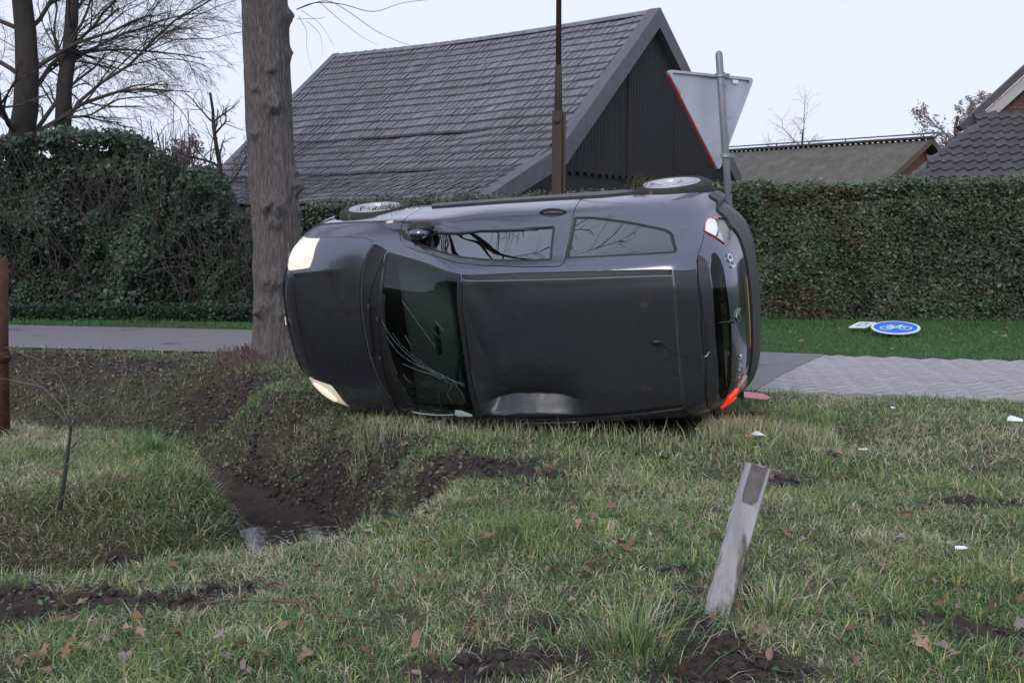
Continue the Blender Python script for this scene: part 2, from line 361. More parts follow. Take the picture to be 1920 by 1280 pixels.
# corrugated sheets on the gable, ragged at the foot
n = 240; tx = np.linspace(-4.3, 4.6, n); V = []; F = []
for i, t in enumerate(tx):
    zt = (RZ-.16)-(abs(t)/(4.04 if t < 0 else 4.75))*((RZ-KZ) if t < 0 else (RZ-RZZ)); y = -.06+.012*math.sin(t*48)+(.01*math.sin(t*3.3))
    zb = min(2.42+.05*math.sin(t*21)+.02*random.random()-.01*t, zt-.02)
    V += [bp(t, .25+y, zb), bp(t, .25+y, max(zt, zb+.01))]
F = [(2*i, 2*i+2, 2*i+3, 2*i+1) for i in range(n-1)]
child('gable_cladding', V, F, bw, barn)
for tc_b in (-1.1, 1.2): MB().bar(bp(tc_b, .18, 2.3), bp(tc_b, .18, RZ-.3-abs(tc_b)*.83), .03, .02, tuple(RD)).build('cladding_seam', bw, barn)
# verge boards
for s, nm in ((.0, 'verge_board'), (BL, 'verge_board')):
    m = MB(); o = RD*(.06 if s == 0 else -.06)
    up1 = np.cross(RD, GD)
    m.prism([bp(.0, s, RZ+.13), bp(KT-.05, s, KZ+.12), bp(ET, s, EZ+.10), bp(ET+.05, s, EZ-.22), bp(KT+.12, s, KZ-.25), bp(0, s, RZ-.32), bp(RT, s, RZZ-.20), bp(RT+.15, s, RZZ+.12)], RD*(.30 if s == 0 else -.25))
    m.build(nm, vb, barn)
# tiles
TW, TE = .172, .325; cols = int((BL-.45)/TW)
def tile_data():
    xs_ = np.linspace(-TW/2-.008, TW/2+.008, 6); pr = [.0, .010, .006, .004, .014, .022]; L_t = TE+.05; V = []
    for e, zz in ((0, .060), (L_t, .004)):
        for x, p_ in zip(xs_, pr): V.append((x, e, zz+p_))
    for x, p_ in zip(xs_, pr): V.append((x, 0, p_-.004))
    F = [(i, i+1, 7+i, 6+i) for i in range(5)]+[(12+i, 13+i, 1+i, i) for i in range(5)]
    return np.array(V), F
TV, TFc = tile_data(); TM = bpy.data.meshes.new('roof_tile'); TM.from_pydata(TV.tolist(), [], TFc); TM.update(); TM.materials.append(rt1)
for p_ in TM.polygons: p_.use_smooth = p_.index < 5
tiles = []
def slope(ta, za, tb, zb, s_lo=.30):
    a = bp(ta, 0, za); b = bp(tb, 0, zb); d = b-a; L = np.linalg.norm(d); d /= L; nrm = np.cross(d, RD); nrm = nrm if nrm[2] > 0 else -nrm
    rows = int(round(L/TE)); e = L/rows
    for r_ in range(rows):
        for c in range(cols+1):
            s_ = s_lo+TW*(c+.5*0)
            if s_ > BL-.25: continue
            sag = -.10*math.sin(math.pi*s_/BL)*(.5+.5*r_/rows)
            w1 = float(vnoise(np.array(s_*.9), np.array(r_*.35+za), 3)-.5); w2 = float(vnoise(np.array(s_*.5), np.array(r_*.9+za), 4)-.5)
            P = a+d*(r_*e+w2*.08+random.uniform(-.008, .008))+RD*s_+nrm*(.02+w1*.045+sag+random.uniform(-.006, .006))
            tl_ = random.gauss(0, .008); D = d*math.cos(tl_)+nrm*math.sin(tl_); X = -RD if True else RD
            q = random.gauss(0, .015); X = X*math.cos(q)+nrm*math.sin(q); N_ = np.cross(X, D); 
            if N_@nrm < 0: X = -X; N_ = -N_
            tiles.append((P, X, D, N_))
zu = lambda t: RZ+(KZ-RZ)*t/KT; zl = lambda t: EZ+(KZ-EZ)*(t-ET)/(KT-ET)
slope(ET+.02, EZ, -4.80, zl(-4.80)); slope(-4.80, zl(-4.80), -3.30, zu(-3.30)); slope(-3.30, zu(-3.30), -.05, RZ-.03)
tiles.sort(key=lambda t: np.linalg.norm(t[0]-np.array([0, 0, CAM_H]))+(0 if t[0][2] > 2.05 else 30)); VV = []; FF = []; CC = []; nb = 0
rest = mesh('tiles_rest_tmp', [(0, 0, 0)], []) if False else None
bl0 = np.array(barn.location)
roofp = bpy.data.objects.new('roof', None); COL.objects.link(roofp); roofp.parent = barn; roofp.empty_display_size = .2
for k, (P, X, D, N_) in enumerate(tiles):
    if k < 300:
        o = bpy.data.objects.new('roof_tile', TM); COL.objects.link(o); o.parent = roofp
        P_ = P-bl0; o.matrix_local = Matrix([[X[i], D[i], N_[i], P_[i]] for i in range(3)]+[[0, 0, 0, 1]])
    else:
        VV.append(P+TV@np.stack([X, D, N_])); FF += [tuple(i+nb for i in f) for f in TFc]; nb += len(TV)
        CC.append(np.tile(tilec*random.uniform(.87, 1.13)*np.array([random.uniform(.97, 1.06), 1, random.uniform(.95, 1.06)]), (len(TV), 1)))
tag(child('remaining_tiles', np.vstack(VV), np.array(FF), rt2, roofp, True, np.vstack(CC)), kind='stuff')
sharp(bpy.data.objects['remaining_tiles'], 40)
s_ = .3
while s_ < BL-.3:                                             # ridge tiles
    z = RZ+.0-.10*math.sin(math.pi*s_/BL)*.9; P = bp(0, s_, z); m = MB(); V = []; F = []
    for e, r_ in ((0, .125), (.40, .115), (.40, .10), (0, .11)):
        for a in np.linspace(0, math.pi, 7): V.append(P+RD*e+GD*r_*math.cos(a)+Zv*r_*math.sin(a))
    F = [(k*7+i, k*7+i+1, ((k+1) % 4)*7+i+1, ((k+1) % 4)*7+i) for k in range(4) for i in range(6)]
    sharp(m.add(V, F).build('ridge_tile', rt1, roofp)); s_ += .385
m = MB(); m.prism([bp(RT, .1, RZZ+.04), bp(.05, .1, RZ+.02), bp(.05, .1, RZ-.08), bp(RT, .1, RZZ-.06)], RD*(BL-.2)); m.build('far_roof_slope', rt1, barn)

# ================================================================== low shed with corrugated roof
S_R = np.array([-.65, .76, 0]); S_G = np.array([.76, .65, 0]); SA = at(1744, 262, 28.0)
def sp(t, s, z): return np.array([SA[0], SA[1], 0])+S_G*t+S_R*s+Zv*z
shed = thing('shed', tuple(sp(0, 6, 0)), 'low brick shed with a mossy corrugated roof behind the clipped hedge', 'shed')
cor = mat('corrugated_sheet', (.115, .108, .095), .9, 0, .3, 3, bump=.3, dirt=(.10, .11, .055), dirtamt=.22, dscale=2.5)
brk = mat('red_brick', (.20, .085, .06), .85, 0, .25, 20, bump=.3)
SZ = SA[2]; HT, HZ = 2.75, SA[2]-1.48
m = MB(); m.prism([sp(-HT+.2, .25, -.2), sp(-HT+.2, .25, HZ), sp(0, .25, SZ-.1), sp(HT-.2, .25, HZ), sp(HT-.2, .25, -.2)], S_R*18); m.build('wall', brk, shed)
for sg in (-1, 1):
    n = 520; V = []; F = []
    ss = np.linspace(0, 18.5, n)
    for i, s in enumerate(ss):
        o = .030*math.sin(s*2*math.pi/.177)
        for q in range(5):
            f = q/4; V.append(sp(sg*HT*f, s, SZ+(HZ-SZ)*f+.02+o+(.02 if q in (1, 3) else 0)))
    F = [(i*5+q, (i+1)*5+q, (i+1)*5+q+1, i*5+q+1) for i in range(n-1) for q in range(4)]
    child('roof_sheet', V, F, cor, shed, True)
m = MB(); m.bar(sp(0, -.1, SZ+.06), sp(0, 18, SZ+.06), .34, .06); m.build('ridge_cap', mat('dark_ridge', (.05, .05, .055), .7), shed)
m = MB(); m.tube([sp(0, -.2, SZ+.17), sp(0, 18, SZ+.17)], .022, 6)
for s in np.arange(.2, 18, 2.4): m.tube([sp(0, s, SZ+.05), sp(0, s, SZ+.17)], .018, 5)
m.build('ridge_rail', vb, shed)
for sg in (-1, 1):
    m = MB(); m.bar(sp(0, -.05, SZ-.02), sp(sg*HT*1.02, -.05, HZ-.03), .05, .16); m.build('barge_board', mat('brown_board', (.10, .075, .06), .7), shed)
m = MB(); m.bar(sp(-1.2, .22, HZ+.16), sp(1.6, .22, HZ+.16), .06, .08); m.build('lintel', vb, shed)

# ================================================================== brick house at the right
house = thing('house', tuple(at(1900, 420, 21.0)*np.array([1, 1, 0])), 'brick house with dark pantiles and a pale verge board over the gable', 'house')
HY = 20.0
e0 = at(1640, 400, HY-1.9); e1 = at(2300, 400, HY-1.9-1.5); r0 = at(1838, 236, HY+.9); r1 = at(2300, 178, HY-.6)
pan = mat('pantile_dark', (.055, .052, .058), .55, 0, .25, 8, bump=.2, objrand=.2)
pan2 = mat('pantile_rest', rough=.55, attr=True, var=.25, scale=8, bump=.2)
# roof plane with pantiles in courses, cut along the left hip
ud = (e1-e0); Lu = np.linalg.norm(ud); ud /= Lu; mid = (r0+r1)/2; vd = mid-e0; vd = vd-ud*(vd@ud); Lv = np.linalg.norm(vd); vd /= Lv; nd = np.cross(ud, vd)
if nd[2] < 0: nd = -nd
hip0 = 0.; hip1 = (r0-e0)@ud
PW, PE = .205, .30; rows = int(Lv/PE)
xs_ = np.linspace(0, PW+.02, 7); pr = [.0, -.012, -.016, -.006, .016, .034, .024]; PV = []
for e, zz in ((0, .035), (PE+.05, .0)):
    for x, p_ in zip(xs_, pr): PV.append((x, e, zz+p_+.03))
for x, p_ in zip(xs_, pr): PV.append((x, 0, p_+.005))
PV = np.array(PV); PF = [(i, i+1, 8+i, 7+i) for i in range(6)]+[(14+i, 15+i, 1+i, i) for i in range(6)]
PM = bpy.data.meshes.new('pantile'); PM.from_pydata(PV.tolist(), [], PF); PM.update(); PM.materials.append(pan)
for p_ in PM.polygons: p_.use_smooth = p_.index < 6
m = MB(); m.prism([e0-nd*.05, e1-nd*.05, e1+vd*Lv-nd*.05, r0-nd*.05], -nd*.1); hroof = m.build('roof', pan, house)
hl = np.array(house.location); k = 0; VV = []; FF = []; CC = []; nb = 0; lst = []
for r_ in range(rows):
    for c in range(int(Lu/PW)):
        u = c*PW; v = r_*PE
        if u < hip0+(hip1-hip0)*v/Lv: continue
        P = e0+ud*(u+random.uniform(-.004, .004))+vd*(v+random.uniform(-.006, .006))+nd*random.uniform(-.004, .004); lst.append(P)
lst.sort(key=lambda P: (P[0]/P[1] > .56, P[2] < 1.9, np.linalg.norm(P)))
for P in lst:
    if k < 300:
        o = bpy.data.objects.new('pantile', PM); COL.objects.link(o); o.parent = hroof; P_ = P-hl
        o.matrix_local = Matrix([[ud[i], vd[i], nd[i], P_[i]] for i in range(3)]+[[0, 0, 0, 1]])
    else:
        VV.append(P+PV@np.stack([ud, vd, nd])); FF += [tuple(i+nb for i in f) for f in PF]; nb += len(PV); CC.append(np.tile(np.array([.055, .052, .058])*random.uniform(.8, 1.2), (len(PV), 1)))
    k += 1
if VV: tag(child('remaining_pantiles', np.vstack(VV), np.array(FF), pan2, hroof, True, np.vstack(CC)), kind='stuff')
m = MB(); n_h = 11
for i in range(n_h):
    a = e0+(r0-e0)*(i/n_h); b = e0+(r0-e0)*((i+1.12)/n_h); m = MB().tube([a+nd*.05, b+nd*.07], [.085, .10], 8); m.build('hip_tile', pan, hroof, True)
# gable wall above, its bricks laid in courses
g0 = at(1828, 236, HY+1.0); g1 = at(2360, -250, HY-.2); gx = g1-g0; gdir = np.array([gx[0], gx[1], 0]); gl = np.linalg.norm(gdir); gdir /= gl; gs = gx[2]/gl; gn = np.array([gdir[1], -gdir[0], 0])
m = MB(); m.prism([g0-Zv*3, g0, g1, g1*np.array([1, 1, 0])+Zv*(-.2)], -gn*.3); m.build('gable_wall', mat('mortar', (.17, .155, .14), .95, 0, .2, 30), house)
gb = mat('gable_brick', (.135, .062, .050), .85, 0, .3, 18, bump=.3, objrand=.35)
bm_ = bpy.data.meshes.new('brick'); mbx = MB().box((0, 0, 0), (.205, .03, .055)); bm_.from_pydata(mbx.V, [], mbx.F); bm_.update(); bm_.materials.append(gb); cnt = 0
for r_ in range(34):
    for c in range(14):
        t = .10+c*.22+(r_ % 2)*.11; z = g0[2]-.25+r_*.067
        if z > g0[2]+gs*(t-.16) or cnt >= 300: continue
        P = np.array([g0[0], g0[1], 0])+gdir*t+Zv*z+gn*.004-hl; o = bpy.data.objects.new('brick', bm_); COL.objects.link(o); o.parent = house
        o.matrix_local = Matrix([[gdir[i], gn[i], Zv[i], P[i]] for i in range(3)]+[[0, 0, 0, 1]]); cnt += 1
wv_ = mat('pale_board', (.42, .39, .37), .6, 0, .1, 6)
m = MB(); d_ = (g1-g0)/np.linalg.norm(g1-g0); pu = np.cross(gn, d_); pu = pu if pu[2] > 0 else -pu
m.bar(g0-d_*.1+gn*.12-pu*.02, g1+gn*.12-pu*.02, .10, .20, tuple(pu)); m.build('verge_board', wv_, house)
m = MB(); m.bar(g0-d_*.25+gn*.02+pu*.17, g1+gn*.02+pu*.17, .42, .14, tuple(pu)); m.build('upper_roof_edge', pan, house)
m = MB(); m.bar(r0+nd*.06, r1+nd*.06, .22, .05, tuple(nd)); m.build('flashing', vb, house)
# ================================================================== vegetation helpers
def tubes(P, Rr, m=5):                                       # many polylines at once: P (n,K,3), Rr (n,K)
    n, K, _ = P.shape
    T = np.gradient(P, axis=1); T /= np.linalg.norm(T, axis=2, keepdims=True)+1e-9
    ref = np.where(np.abs(T[:, :1, 2:3]) < .9, np.array([0, 0, 1.]), np.array([1., 0, 0]))
    U = np.cross(T, np.broadcast_to(ref, T.shape)); U /= np.linalg.norm(U, axis=2, keepdims=True)+1e-9; W = np.cross(T, U)
    a = np.arange(m)*2*math.pi/m
    V = P[:, :, None]+Rr[:, :, None, None]*(np.cos(a)[None, None, :, None]*U[:, :, None]+np.sin(a)[None, None, :, None]*W[:, :, None])
    i = np.arange(n)[:, None, None]*K*m; k = np.arange(K-1)[None, :, None]*m; j = np.arange(m)[None, None, :]; j2 = (j+1) % m
    F = np.stack([i+k+j, i+k+j2, i+k+m+j2, i+k+m+j], -1).reshape(-1, 4)
    return V.reshape(-1, 3), F
def join(parts):
    V = []; F = []; n = 0
    for v, f in parts: V.append(v); F.append(f+n); n += len(v)
    return np.vstack(V), np.vstack(F)
def unit(v): return v/(np.linalg.norm(v, axis=-1, keepdims=True)+1e-9)
def grow(rng, P0, D0, L, R0, K, wander, grav, taper=.35):
    n = len(P0); P = np.zeros((n, K, 3)); P[:, 0] = P0; D = unit(D0)
    for k in range(1, K):
        D = unit(D+rng.normal(0, wander, (n, 3))+np.array([0, 0, 1.])*np.asarray(grav).reshape(-1, 1)); P[:, k] = P[:, k-1]+D*(L/(K-1))[:, None]
    f = np.linspace(0, 1, K)[None]; return P, R0[:, None]*(1-(1-taper)*f)
def sprout(rng, P, Rr, Ls, per, lo, hi, ang, lenf, radf):
    n, K, _ = P.shape; i = np.repeat(np.arange(n), per); u = rng.uniform(lo, hi, len(i))*(K-1); k = np.minimum(u.astype(int), K-2); f = (u-k)[:, None]
    A = P[i, k]; B = P[i, k+1]; S = A+(B-A)*f; T = unit(B-A); r = Rr[i, k]
    q = unit(np.cross(T, rng.normal(0, 1, T.shape))); a = rng.uniform(ang[0], ang[1], len(i))[:, None]
    D = T*np.cos(a)+q*np.sin(a); L = Ls[i]*rng.uniform(lenf[0], lenf[1], len(i))*(1-.45*u/(K-1)); return S, D, L, np.maximum(r*radf, .0028)
def smooth_line(P, n=5):
    P = np.array(P, float); A = np.vstack([2*P[0]-P[1], P, 2*P[-1]-P[-2]]); o = []
    for i in range(1, len(A)-2):
        for t in np.linspace(0, 1, n, endpoint=False):
            a, b, c, d = A[i-1:i+3]; o.append(.5*(2*b+(c-a)*t+(2*a-5*b+4*c-d)*t*t+(3*b-a-3*c+d)*t**3))
    return np.array(o+[P[-1]])
bark = mat('bark_dark', (.042, .036, .034), .9, 0, .3, 6, bump=.6, bscale=18, stretch=(1, 1, .25))
twigm = mat('twig_brown', (.070, .055, .050), .85, 0, .25, 10)
def leafquads(P, N, size, rng, aspect=.8, fold=.15):         # kite-shaped leaves: two triangles each
    n = len(P); N = unit(N); q = unit(np.cross(N, rng.normal(0, 1, (n, 3)))); w = np.cross(N, q); s = np.asarray(size).reshape(-1, 1)
    V = np.stack([P-q*s*.5, P+w*s*aspect*.5-q*s*.05+N*s*fold, P+q*s*.6, P-w*s*aspect*.5-q*s*.05+N*s*fold], 1).reshape(-1, 3)
    b = np.arange(n)[:, None]*4; return V, np.concatenate([b+[0, 1, 2], b+[0, 2, 3]], 0)
leafm = mat('hedge_leaf', rough=.38, attr=True, var=.25, scale=30, trans=.18, spec=.4)
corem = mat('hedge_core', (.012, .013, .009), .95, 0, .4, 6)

# ---- clipped hedge along the back of the road
HL = np.array([(10.5, 14.1), (5.2, 14.75), (0, 15.5), (-3.4, 16.1)]); HH = [2.16, 2.0, 1.86, 1.74]
def hedge_pt(u): 
    s = np.linspace(0, 1, 4); return np.stack([np.interp(u, s, HL[:, 0]), np.interp(u, s, HL[:, 1])], -1), np.interp(u, s, HH)
hedge = thing('clipped_hedge', (5.2, 15.2, 0), 'tall dark clipped ivy hedge with a level top along the grass verge', 'hedge')
rng = np.random.default_rng(3); n = 82000
u = np.where(rng.random(n) < .80, rng.random(n)**1.0*.50, rng.random(n)); xy, hh = hedge_pt(u); hh = hh+(fbm(u*40, u*0, 3, 2)-.5)*.14; bul = (fbm(u*60, rng.random(n)*0+1, 3, 5)-.5)*.1
top = rng.random(n) < .20; z = np.where(top, hh+rng.normal(0, .035, n), rng.random(n)*hh)
face = (fbm(u*45, z*3.2, 3, 9)-.5)*.22+rng.exponential(.045, n)
y = np.where(top, rng.random(n)*.75, face); z = np.where(top, z-.12*np.maximum(0, .12-y)/.12, z)
Np = np.where(top[:, None], np.array([0, -.4, 1.]), np.array([0, -1, .45]))+rng.normal(0, .55, (n, 3))
P = np.stack([xy[:, 0]+rng.normal(0, .02, n), xy[:, 1]+y, np.maximum(z, .03)], 1)
g = rng.random(n); patch = fbm(u*30+3, z*2.0, 3, 12)
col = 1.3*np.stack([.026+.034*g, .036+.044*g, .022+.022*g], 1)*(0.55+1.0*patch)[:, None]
lt = rng.random(n) < .10; col[lt] *= 1.7; br = (rng.random(n) < .012) | ((fbm(u*26+7, z*1.7, 3, 44) > .69) & (rng.random(n) < .5)); col[br] = np.array([.085, .06, .035])*rng.uniform(.5, 1.3, (br.sum(), 1)); col[top] *= 1.35  # lighter leaves and lighter top put leaf highlights into the colour
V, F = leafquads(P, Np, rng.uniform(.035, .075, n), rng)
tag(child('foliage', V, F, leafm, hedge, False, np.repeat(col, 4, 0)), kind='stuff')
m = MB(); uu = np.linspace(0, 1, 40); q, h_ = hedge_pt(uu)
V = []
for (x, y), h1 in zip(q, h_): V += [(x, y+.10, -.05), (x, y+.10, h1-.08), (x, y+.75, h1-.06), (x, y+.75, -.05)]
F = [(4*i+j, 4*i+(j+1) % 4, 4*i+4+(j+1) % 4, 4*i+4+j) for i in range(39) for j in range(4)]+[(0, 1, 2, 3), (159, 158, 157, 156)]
child('shade_core', V, F, corem, hedge)  # near-black block stands in for the shaded depth behind the leaves

# ---- overgrown ivy thicket at the left
TX = np.array([-14, -9.6, -8.2, -7.3, -6.9, -6.2, -5.75, -5.45, -5.30, -5.15, -4.85, -4.62, -4.5, -3.9, -3.2]); TH = np.array([2.7, 2.65, 2.62, 2.70, 2.78, 2.82, 2.70, 2.45, 1.6, 2.1, 2.2, 2.05, 1.5, 1.45, 1.5])
thick = thing('ivy_thicket', (-7, 16, 0), 'wild dark thicket of ivy and bare stems beside the bare trees', 'hedge')
n = 52000; x = rng.uniform(-11, -3.3, n); n2 = (rng.random(n) < .72); x = np.where(n2, rng.uniform(-9.2, -3.3, n), x)
H_ = np.interp(x, TX, TH)+(fbm(x*2.2, x*0, 3, 6)-.5)*.35; z = H_*rng.random(n)**.8; yf = 15.35+(fbm(x*1.4, z*1.4, 4, 7)-.5)*1.5+(z/3)**2*.35+rng.exponential(.07, n)
toph = rng.random(n) < .12; z = np.where(toph, H_+rng.normal(0, .05, n), z); yf = np.where(toph, 15.7+rng.random(n)*.9, yf)
P = np.stack([x, yf, np.maximum(z, .03)], 1); Np = np.array([0, -1, .5])+rng.normal(0, .6, (n, 3)); g = rng.random(n); patch = fbm(x*1.6, z*1.6, 3, 14)
keep = (patch > .40) | (rng.random(n) < .35)
col = 1.55*np.stack([.016+.022*g, .030+.036*g, .020+.018*g], 1)*(.15+1.7*patch)[:, None]; lt = rng.random(n) < .06; col[lt] *= 1.9; col[rng.random(n) < .03] = (.07, .05, .035)
V, F = leafquads(P[keep], Np[keep], rng.uniform(.04, .085, keep.sum()), rng)
tag(child('foliage', V, F, leafm, thick, False, np.repeat(col[keep], 4, 0)), kind='stuff')
n = 800; x = rng.uniform(-9.3, -3.6, n); H_ = np.interp(x, TX, TH)
P0 = np.stack([x, 15.1+rng.random(n)*.7, rng.random(n)*H_*.75], 1); D0 = np.array([0, -.15, 1])+rng.normal(0, .35, (n, 3))
P, Rr = grow(rng, P0, D0, rng.uniform(.3, 1.5, n), rng.uniform(.003, .010, n), 6, .20, -.05); V, F = tubes(P, Rr, 4)
tag(child('bare_stems', V, F, mat('stem_grey', (.075, .060, .053), .9, 0, .35, 10), thick), kind='stuff')
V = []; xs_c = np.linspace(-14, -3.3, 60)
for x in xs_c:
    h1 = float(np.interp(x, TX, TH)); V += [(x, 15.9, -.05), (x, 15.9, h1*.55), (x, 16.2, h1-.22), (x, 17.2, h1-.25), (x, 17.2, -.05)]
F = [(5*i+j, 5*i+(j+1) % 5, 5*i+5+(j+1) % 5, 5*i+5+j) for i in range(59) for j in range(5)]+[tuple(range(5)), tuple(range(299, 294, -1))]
child('shade_core', V, F, corem, thick)  # dark filler body, its colour standing in for shade inside the thicket

# ---- bare trees
def bare_tree(name, label, base, top, r0, seed, limbs, levels, spread, group=None, droop=(-.02, -.05, -.07), K=8, twig=twigm, lmin=.35, start=.3, trunk_pts=None):
    rng = np.random.default_rng(seed); base = np.array(base, float); top = np.array(top, float)
    t = thing(name, tuple(base), label, 'tree', group)
    tp = np.linspace(0, 1, 14)[:, None]; TP = (base+(top-base)*tp)+np.concatenate([[[0, 0, 0]], rng.normal(0, .06, (13, 3))*np.linalg.norm(top-base)/9])
    rr = r0*(1-.72*np.linspace(0, 1, 14)); rr[0] *= 1.25
    V, F = tubes(TP[None], rr[None], 16); child('trunk', V, F, bark, t, True)
    Pp, Rp, Lp = TP[None], rr[None], np.array([spread]); parts = []
    for l, (per, lo, ang, lenf, radf) in enumerate(levels):
        S, D, L, r = sprout(rng, Pp, Rp, Lp, per, start if l == 0 else lo, .98, ang, lenf, radf)
        Pp, Rp = grow(rng, S, D, np.maximum(L, lmin*.3), r, K if l < 2 else 5, .13, droop[min(l, len(droop)-1)]); Lp = L
        parts.append(tubes(Pp, Rp, 7 if l == 0 else (5 if l == 1 else 3)))
    V, F = join(parts); child('crown', V, F, twig, t, True); return t
LV = [(15, .2, (.6, 1.2), (.7, 1.15), .22), (10, .15, (.35, .8), (.45, .8), .5), (9, .1, (.35, .8), (.4, .7), .45), (6, .1, (.3, .8), (.4, .7), .6)]
bare_tree('bare_tree', 'thick dark bare tree trunk rising straight out of the ivy thicket', (at(22, 270, 18.2)[0], 18.2, 0), at(52, -420, 18.2), .29, 11, None, LV, 4.0, 'bare trees over the thicket')
bare_tree('bare_tree', 'slimmer leaning bare tree with long drooping twigs and a sawn stub', (at(88, 270, 18.6)[0]-.25, 18.6, 0), at(178, -330, 18.6), .20, 23, None, LV, 4.6, 'bare trees over the thicket', droop=(-.01, -.06, -.09))
bare_tree('small_bare_tree', 'small crooked bare tree between thicket and knotted trunk', (at(428, 400, 16.9)[0], 16.9, 0), at(398, 175, 16.9), .075, 5, None, [(9, .2, (.5, 1.1), (.6, 1.0), .6), (6, .2, (.5, 1.0), (.4, .7), .55), (4, .2, (.5, 1.0), (.4, .6), .5)], 1.5, start=.42)
# broom-like shrub
sb = thing('bare_shrub', (at(325, 400, 17.2)[0], 17.2, 0), 'upright bare shrub of fine twigs behind the thicket', 'shrub')
rg = np.random.default_rng(8); n = 46; P0 = np.tile([at(325, 400, 17.2)[0], 17.2, .3], (n, 1))+rg.normal(0, .15, (n, 3)); D0 = np.array([0, 0, 1])+rg.normal(0, .16, (n, 3))
P, Rr = grow(rg, P0, D0, rg.uniform(1.9, 3.1, n), np.full(n, .016), 9, .05, .01); pp = [tubes(P, Rr, 4)]
S, D, L, r = sprout(rg, P, Rr, np.full(n, 1.2), 12, .35, .97, (.2, .5), (.3, .6), .6); P2, R2 = grow(rg, S, D, L, r, 5, .06, .02); pp.append(tubes(P2, R2, 3))
V, F = join(pp); child('stems', V, F, twigm, sb)
# far crowns over the shed and beside the house
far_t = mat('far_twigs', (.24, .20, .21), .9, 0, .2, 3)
FV = [(14, .2, (.5, 1.1), (.6, 1.0), .5), (10, .15, (.4, .9), (.45, .75), .5), (8, .15, (.4, .9), (.4, .6), .5)]
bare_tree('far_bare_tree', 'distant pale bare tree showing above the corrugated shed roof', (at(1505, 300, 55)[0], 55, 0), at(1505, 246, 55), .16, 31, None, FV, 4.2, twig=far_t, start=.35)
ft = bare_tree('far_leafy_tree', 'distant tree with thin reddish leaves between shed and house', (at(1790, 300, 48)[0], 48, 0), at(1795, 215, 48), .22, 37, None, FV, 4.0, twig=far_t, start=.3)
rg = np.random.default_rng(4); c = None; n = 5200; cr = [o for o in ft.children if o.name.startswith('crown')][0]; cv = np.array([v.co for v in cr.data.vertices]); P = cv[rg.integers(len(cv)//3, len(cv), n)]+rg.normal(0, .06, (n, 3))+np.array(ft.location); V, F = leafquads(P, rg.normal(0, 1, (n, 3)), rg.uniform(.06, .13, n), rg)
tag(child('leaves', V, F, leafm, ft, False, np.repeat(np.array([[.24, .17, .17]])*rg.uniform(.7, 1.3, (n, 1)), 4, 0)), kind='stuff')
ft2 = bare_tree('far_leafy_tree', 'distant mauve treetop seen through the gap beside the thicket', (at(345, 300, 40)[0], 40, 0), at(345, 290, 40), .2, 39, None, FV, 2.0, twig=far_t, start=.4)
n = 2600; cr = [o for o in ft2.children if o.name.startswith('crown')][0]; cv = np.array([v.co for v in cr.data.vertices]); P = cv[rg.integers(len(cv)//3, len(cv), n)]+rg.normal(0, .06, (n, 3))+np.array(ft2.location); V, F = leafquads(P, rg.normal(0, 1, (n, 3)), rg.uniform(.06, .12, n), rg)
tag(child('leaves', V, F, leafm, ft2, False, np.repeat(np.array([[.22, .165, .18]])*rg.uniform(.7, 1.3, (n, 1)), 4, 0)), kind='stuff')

# ---- the knotted tree beside the car
TY = 10.8; tb = np.array([at(515, 640, TY)[0], TY, -.05])
tree = thing('knotted_tree', tuple(tb), 'stout grey tree trunk with burls standing right beside the car bonnet', 'tree')
ns, nr = 132, 330; ht = 7.0; ang_ = np.linspace(0, 2*math.pi, ns, endpoint=False); zz = np.linspace(0, ht, nr); A_, Z_ = np.meshgrid(ang_, zz)
rad = .246+.008*np.cos(Z_*1.1)+.06*np.exp(-Z_/.2)-.010*(Z_-2.5)*(Z_ > 2.5)
cx_, sx_ = np.cos(A_)*4.6, np.sin(A_)*4.6
ridge = fbm((A_/(2*math.pi)*66)+fbm(Z_*2.2, A_*2, 2, 3)*2.2, Z_*2.6, 3, 5)-.5
seam = np.abs(A_/math.pi-1); ridge = ridge*sstep(0., .06, np.minimum(A_, 2*math.pi-A_)/math.pi)
rad = rad+ridge*.040+(fbm(cx_*.7+9, Z_*1.6+sx_*.7, 3, 9)-.5)*.05
for px, py, s, h in ((506, 195, .12, .065), (540, 348, .11, .08), (503, 388, .13, .09), (505, 418, .08, .06), (538, 322, .06, .04), (503, 528, .12, .065), (484, 575, .09, .05), (505, 128, .06, .05), (472, 250, .06, .05), (548, 95, .07, .035), (550, 20, .11, .05), (476, 585, .06, .06), (555, 392, .06, .03), (478, 165, .05, .05), (520, 590, .06, .04)):
    p = at(px, py, TY-.25); off = (p[0]-tb[0])/.25; a0 = math.asin(max(-1, min(1, off))); a0 = -math.pi/2+a0; a0 %= 2*math.pi; z0 = p[2]-tb[2]
    da = (A_-a0+math.pi) % (2*math.pi)-math.pi; e = np.exp(-(da*.27/s)**2-((Z_-z0)/(s*.8))**2); rad += h*1.25*e*(-.1+1.9*fbm(A_*7+px, Z_*13, 4, 13))
TVt = np.stack([tb[0]+rad*np.cos(A_)+.02*np.sin(Z_*1.3)-.006*(Z_-1)+.03, tb[1]+rad*np.sin(A_), tb[2]+Z_], -1).reshape(-1, 3)
ii = np.arange(ns*nr).reshape(nr, ns); TFt = np.stack([ii[:-1], np.roll(ii[:-1], -1, 1), np.roll(ii[1:], -1, 1), ii[1:]], -1).reshape(-1, 4)
tm = mat('bark_grey', (.120, .105, .102), .9, 0, .6, 75, bump=1.0, bscale=95, stretch=(1, 1, .15), dirt=(.25, .235, .235), dirtamt=.10, dscale=16)
child('trunk', TVt, TFt, tm, tree, True)
rg = np.random.default_rng(19); topc = tb+np.array([-.14, 0, ht-.1])
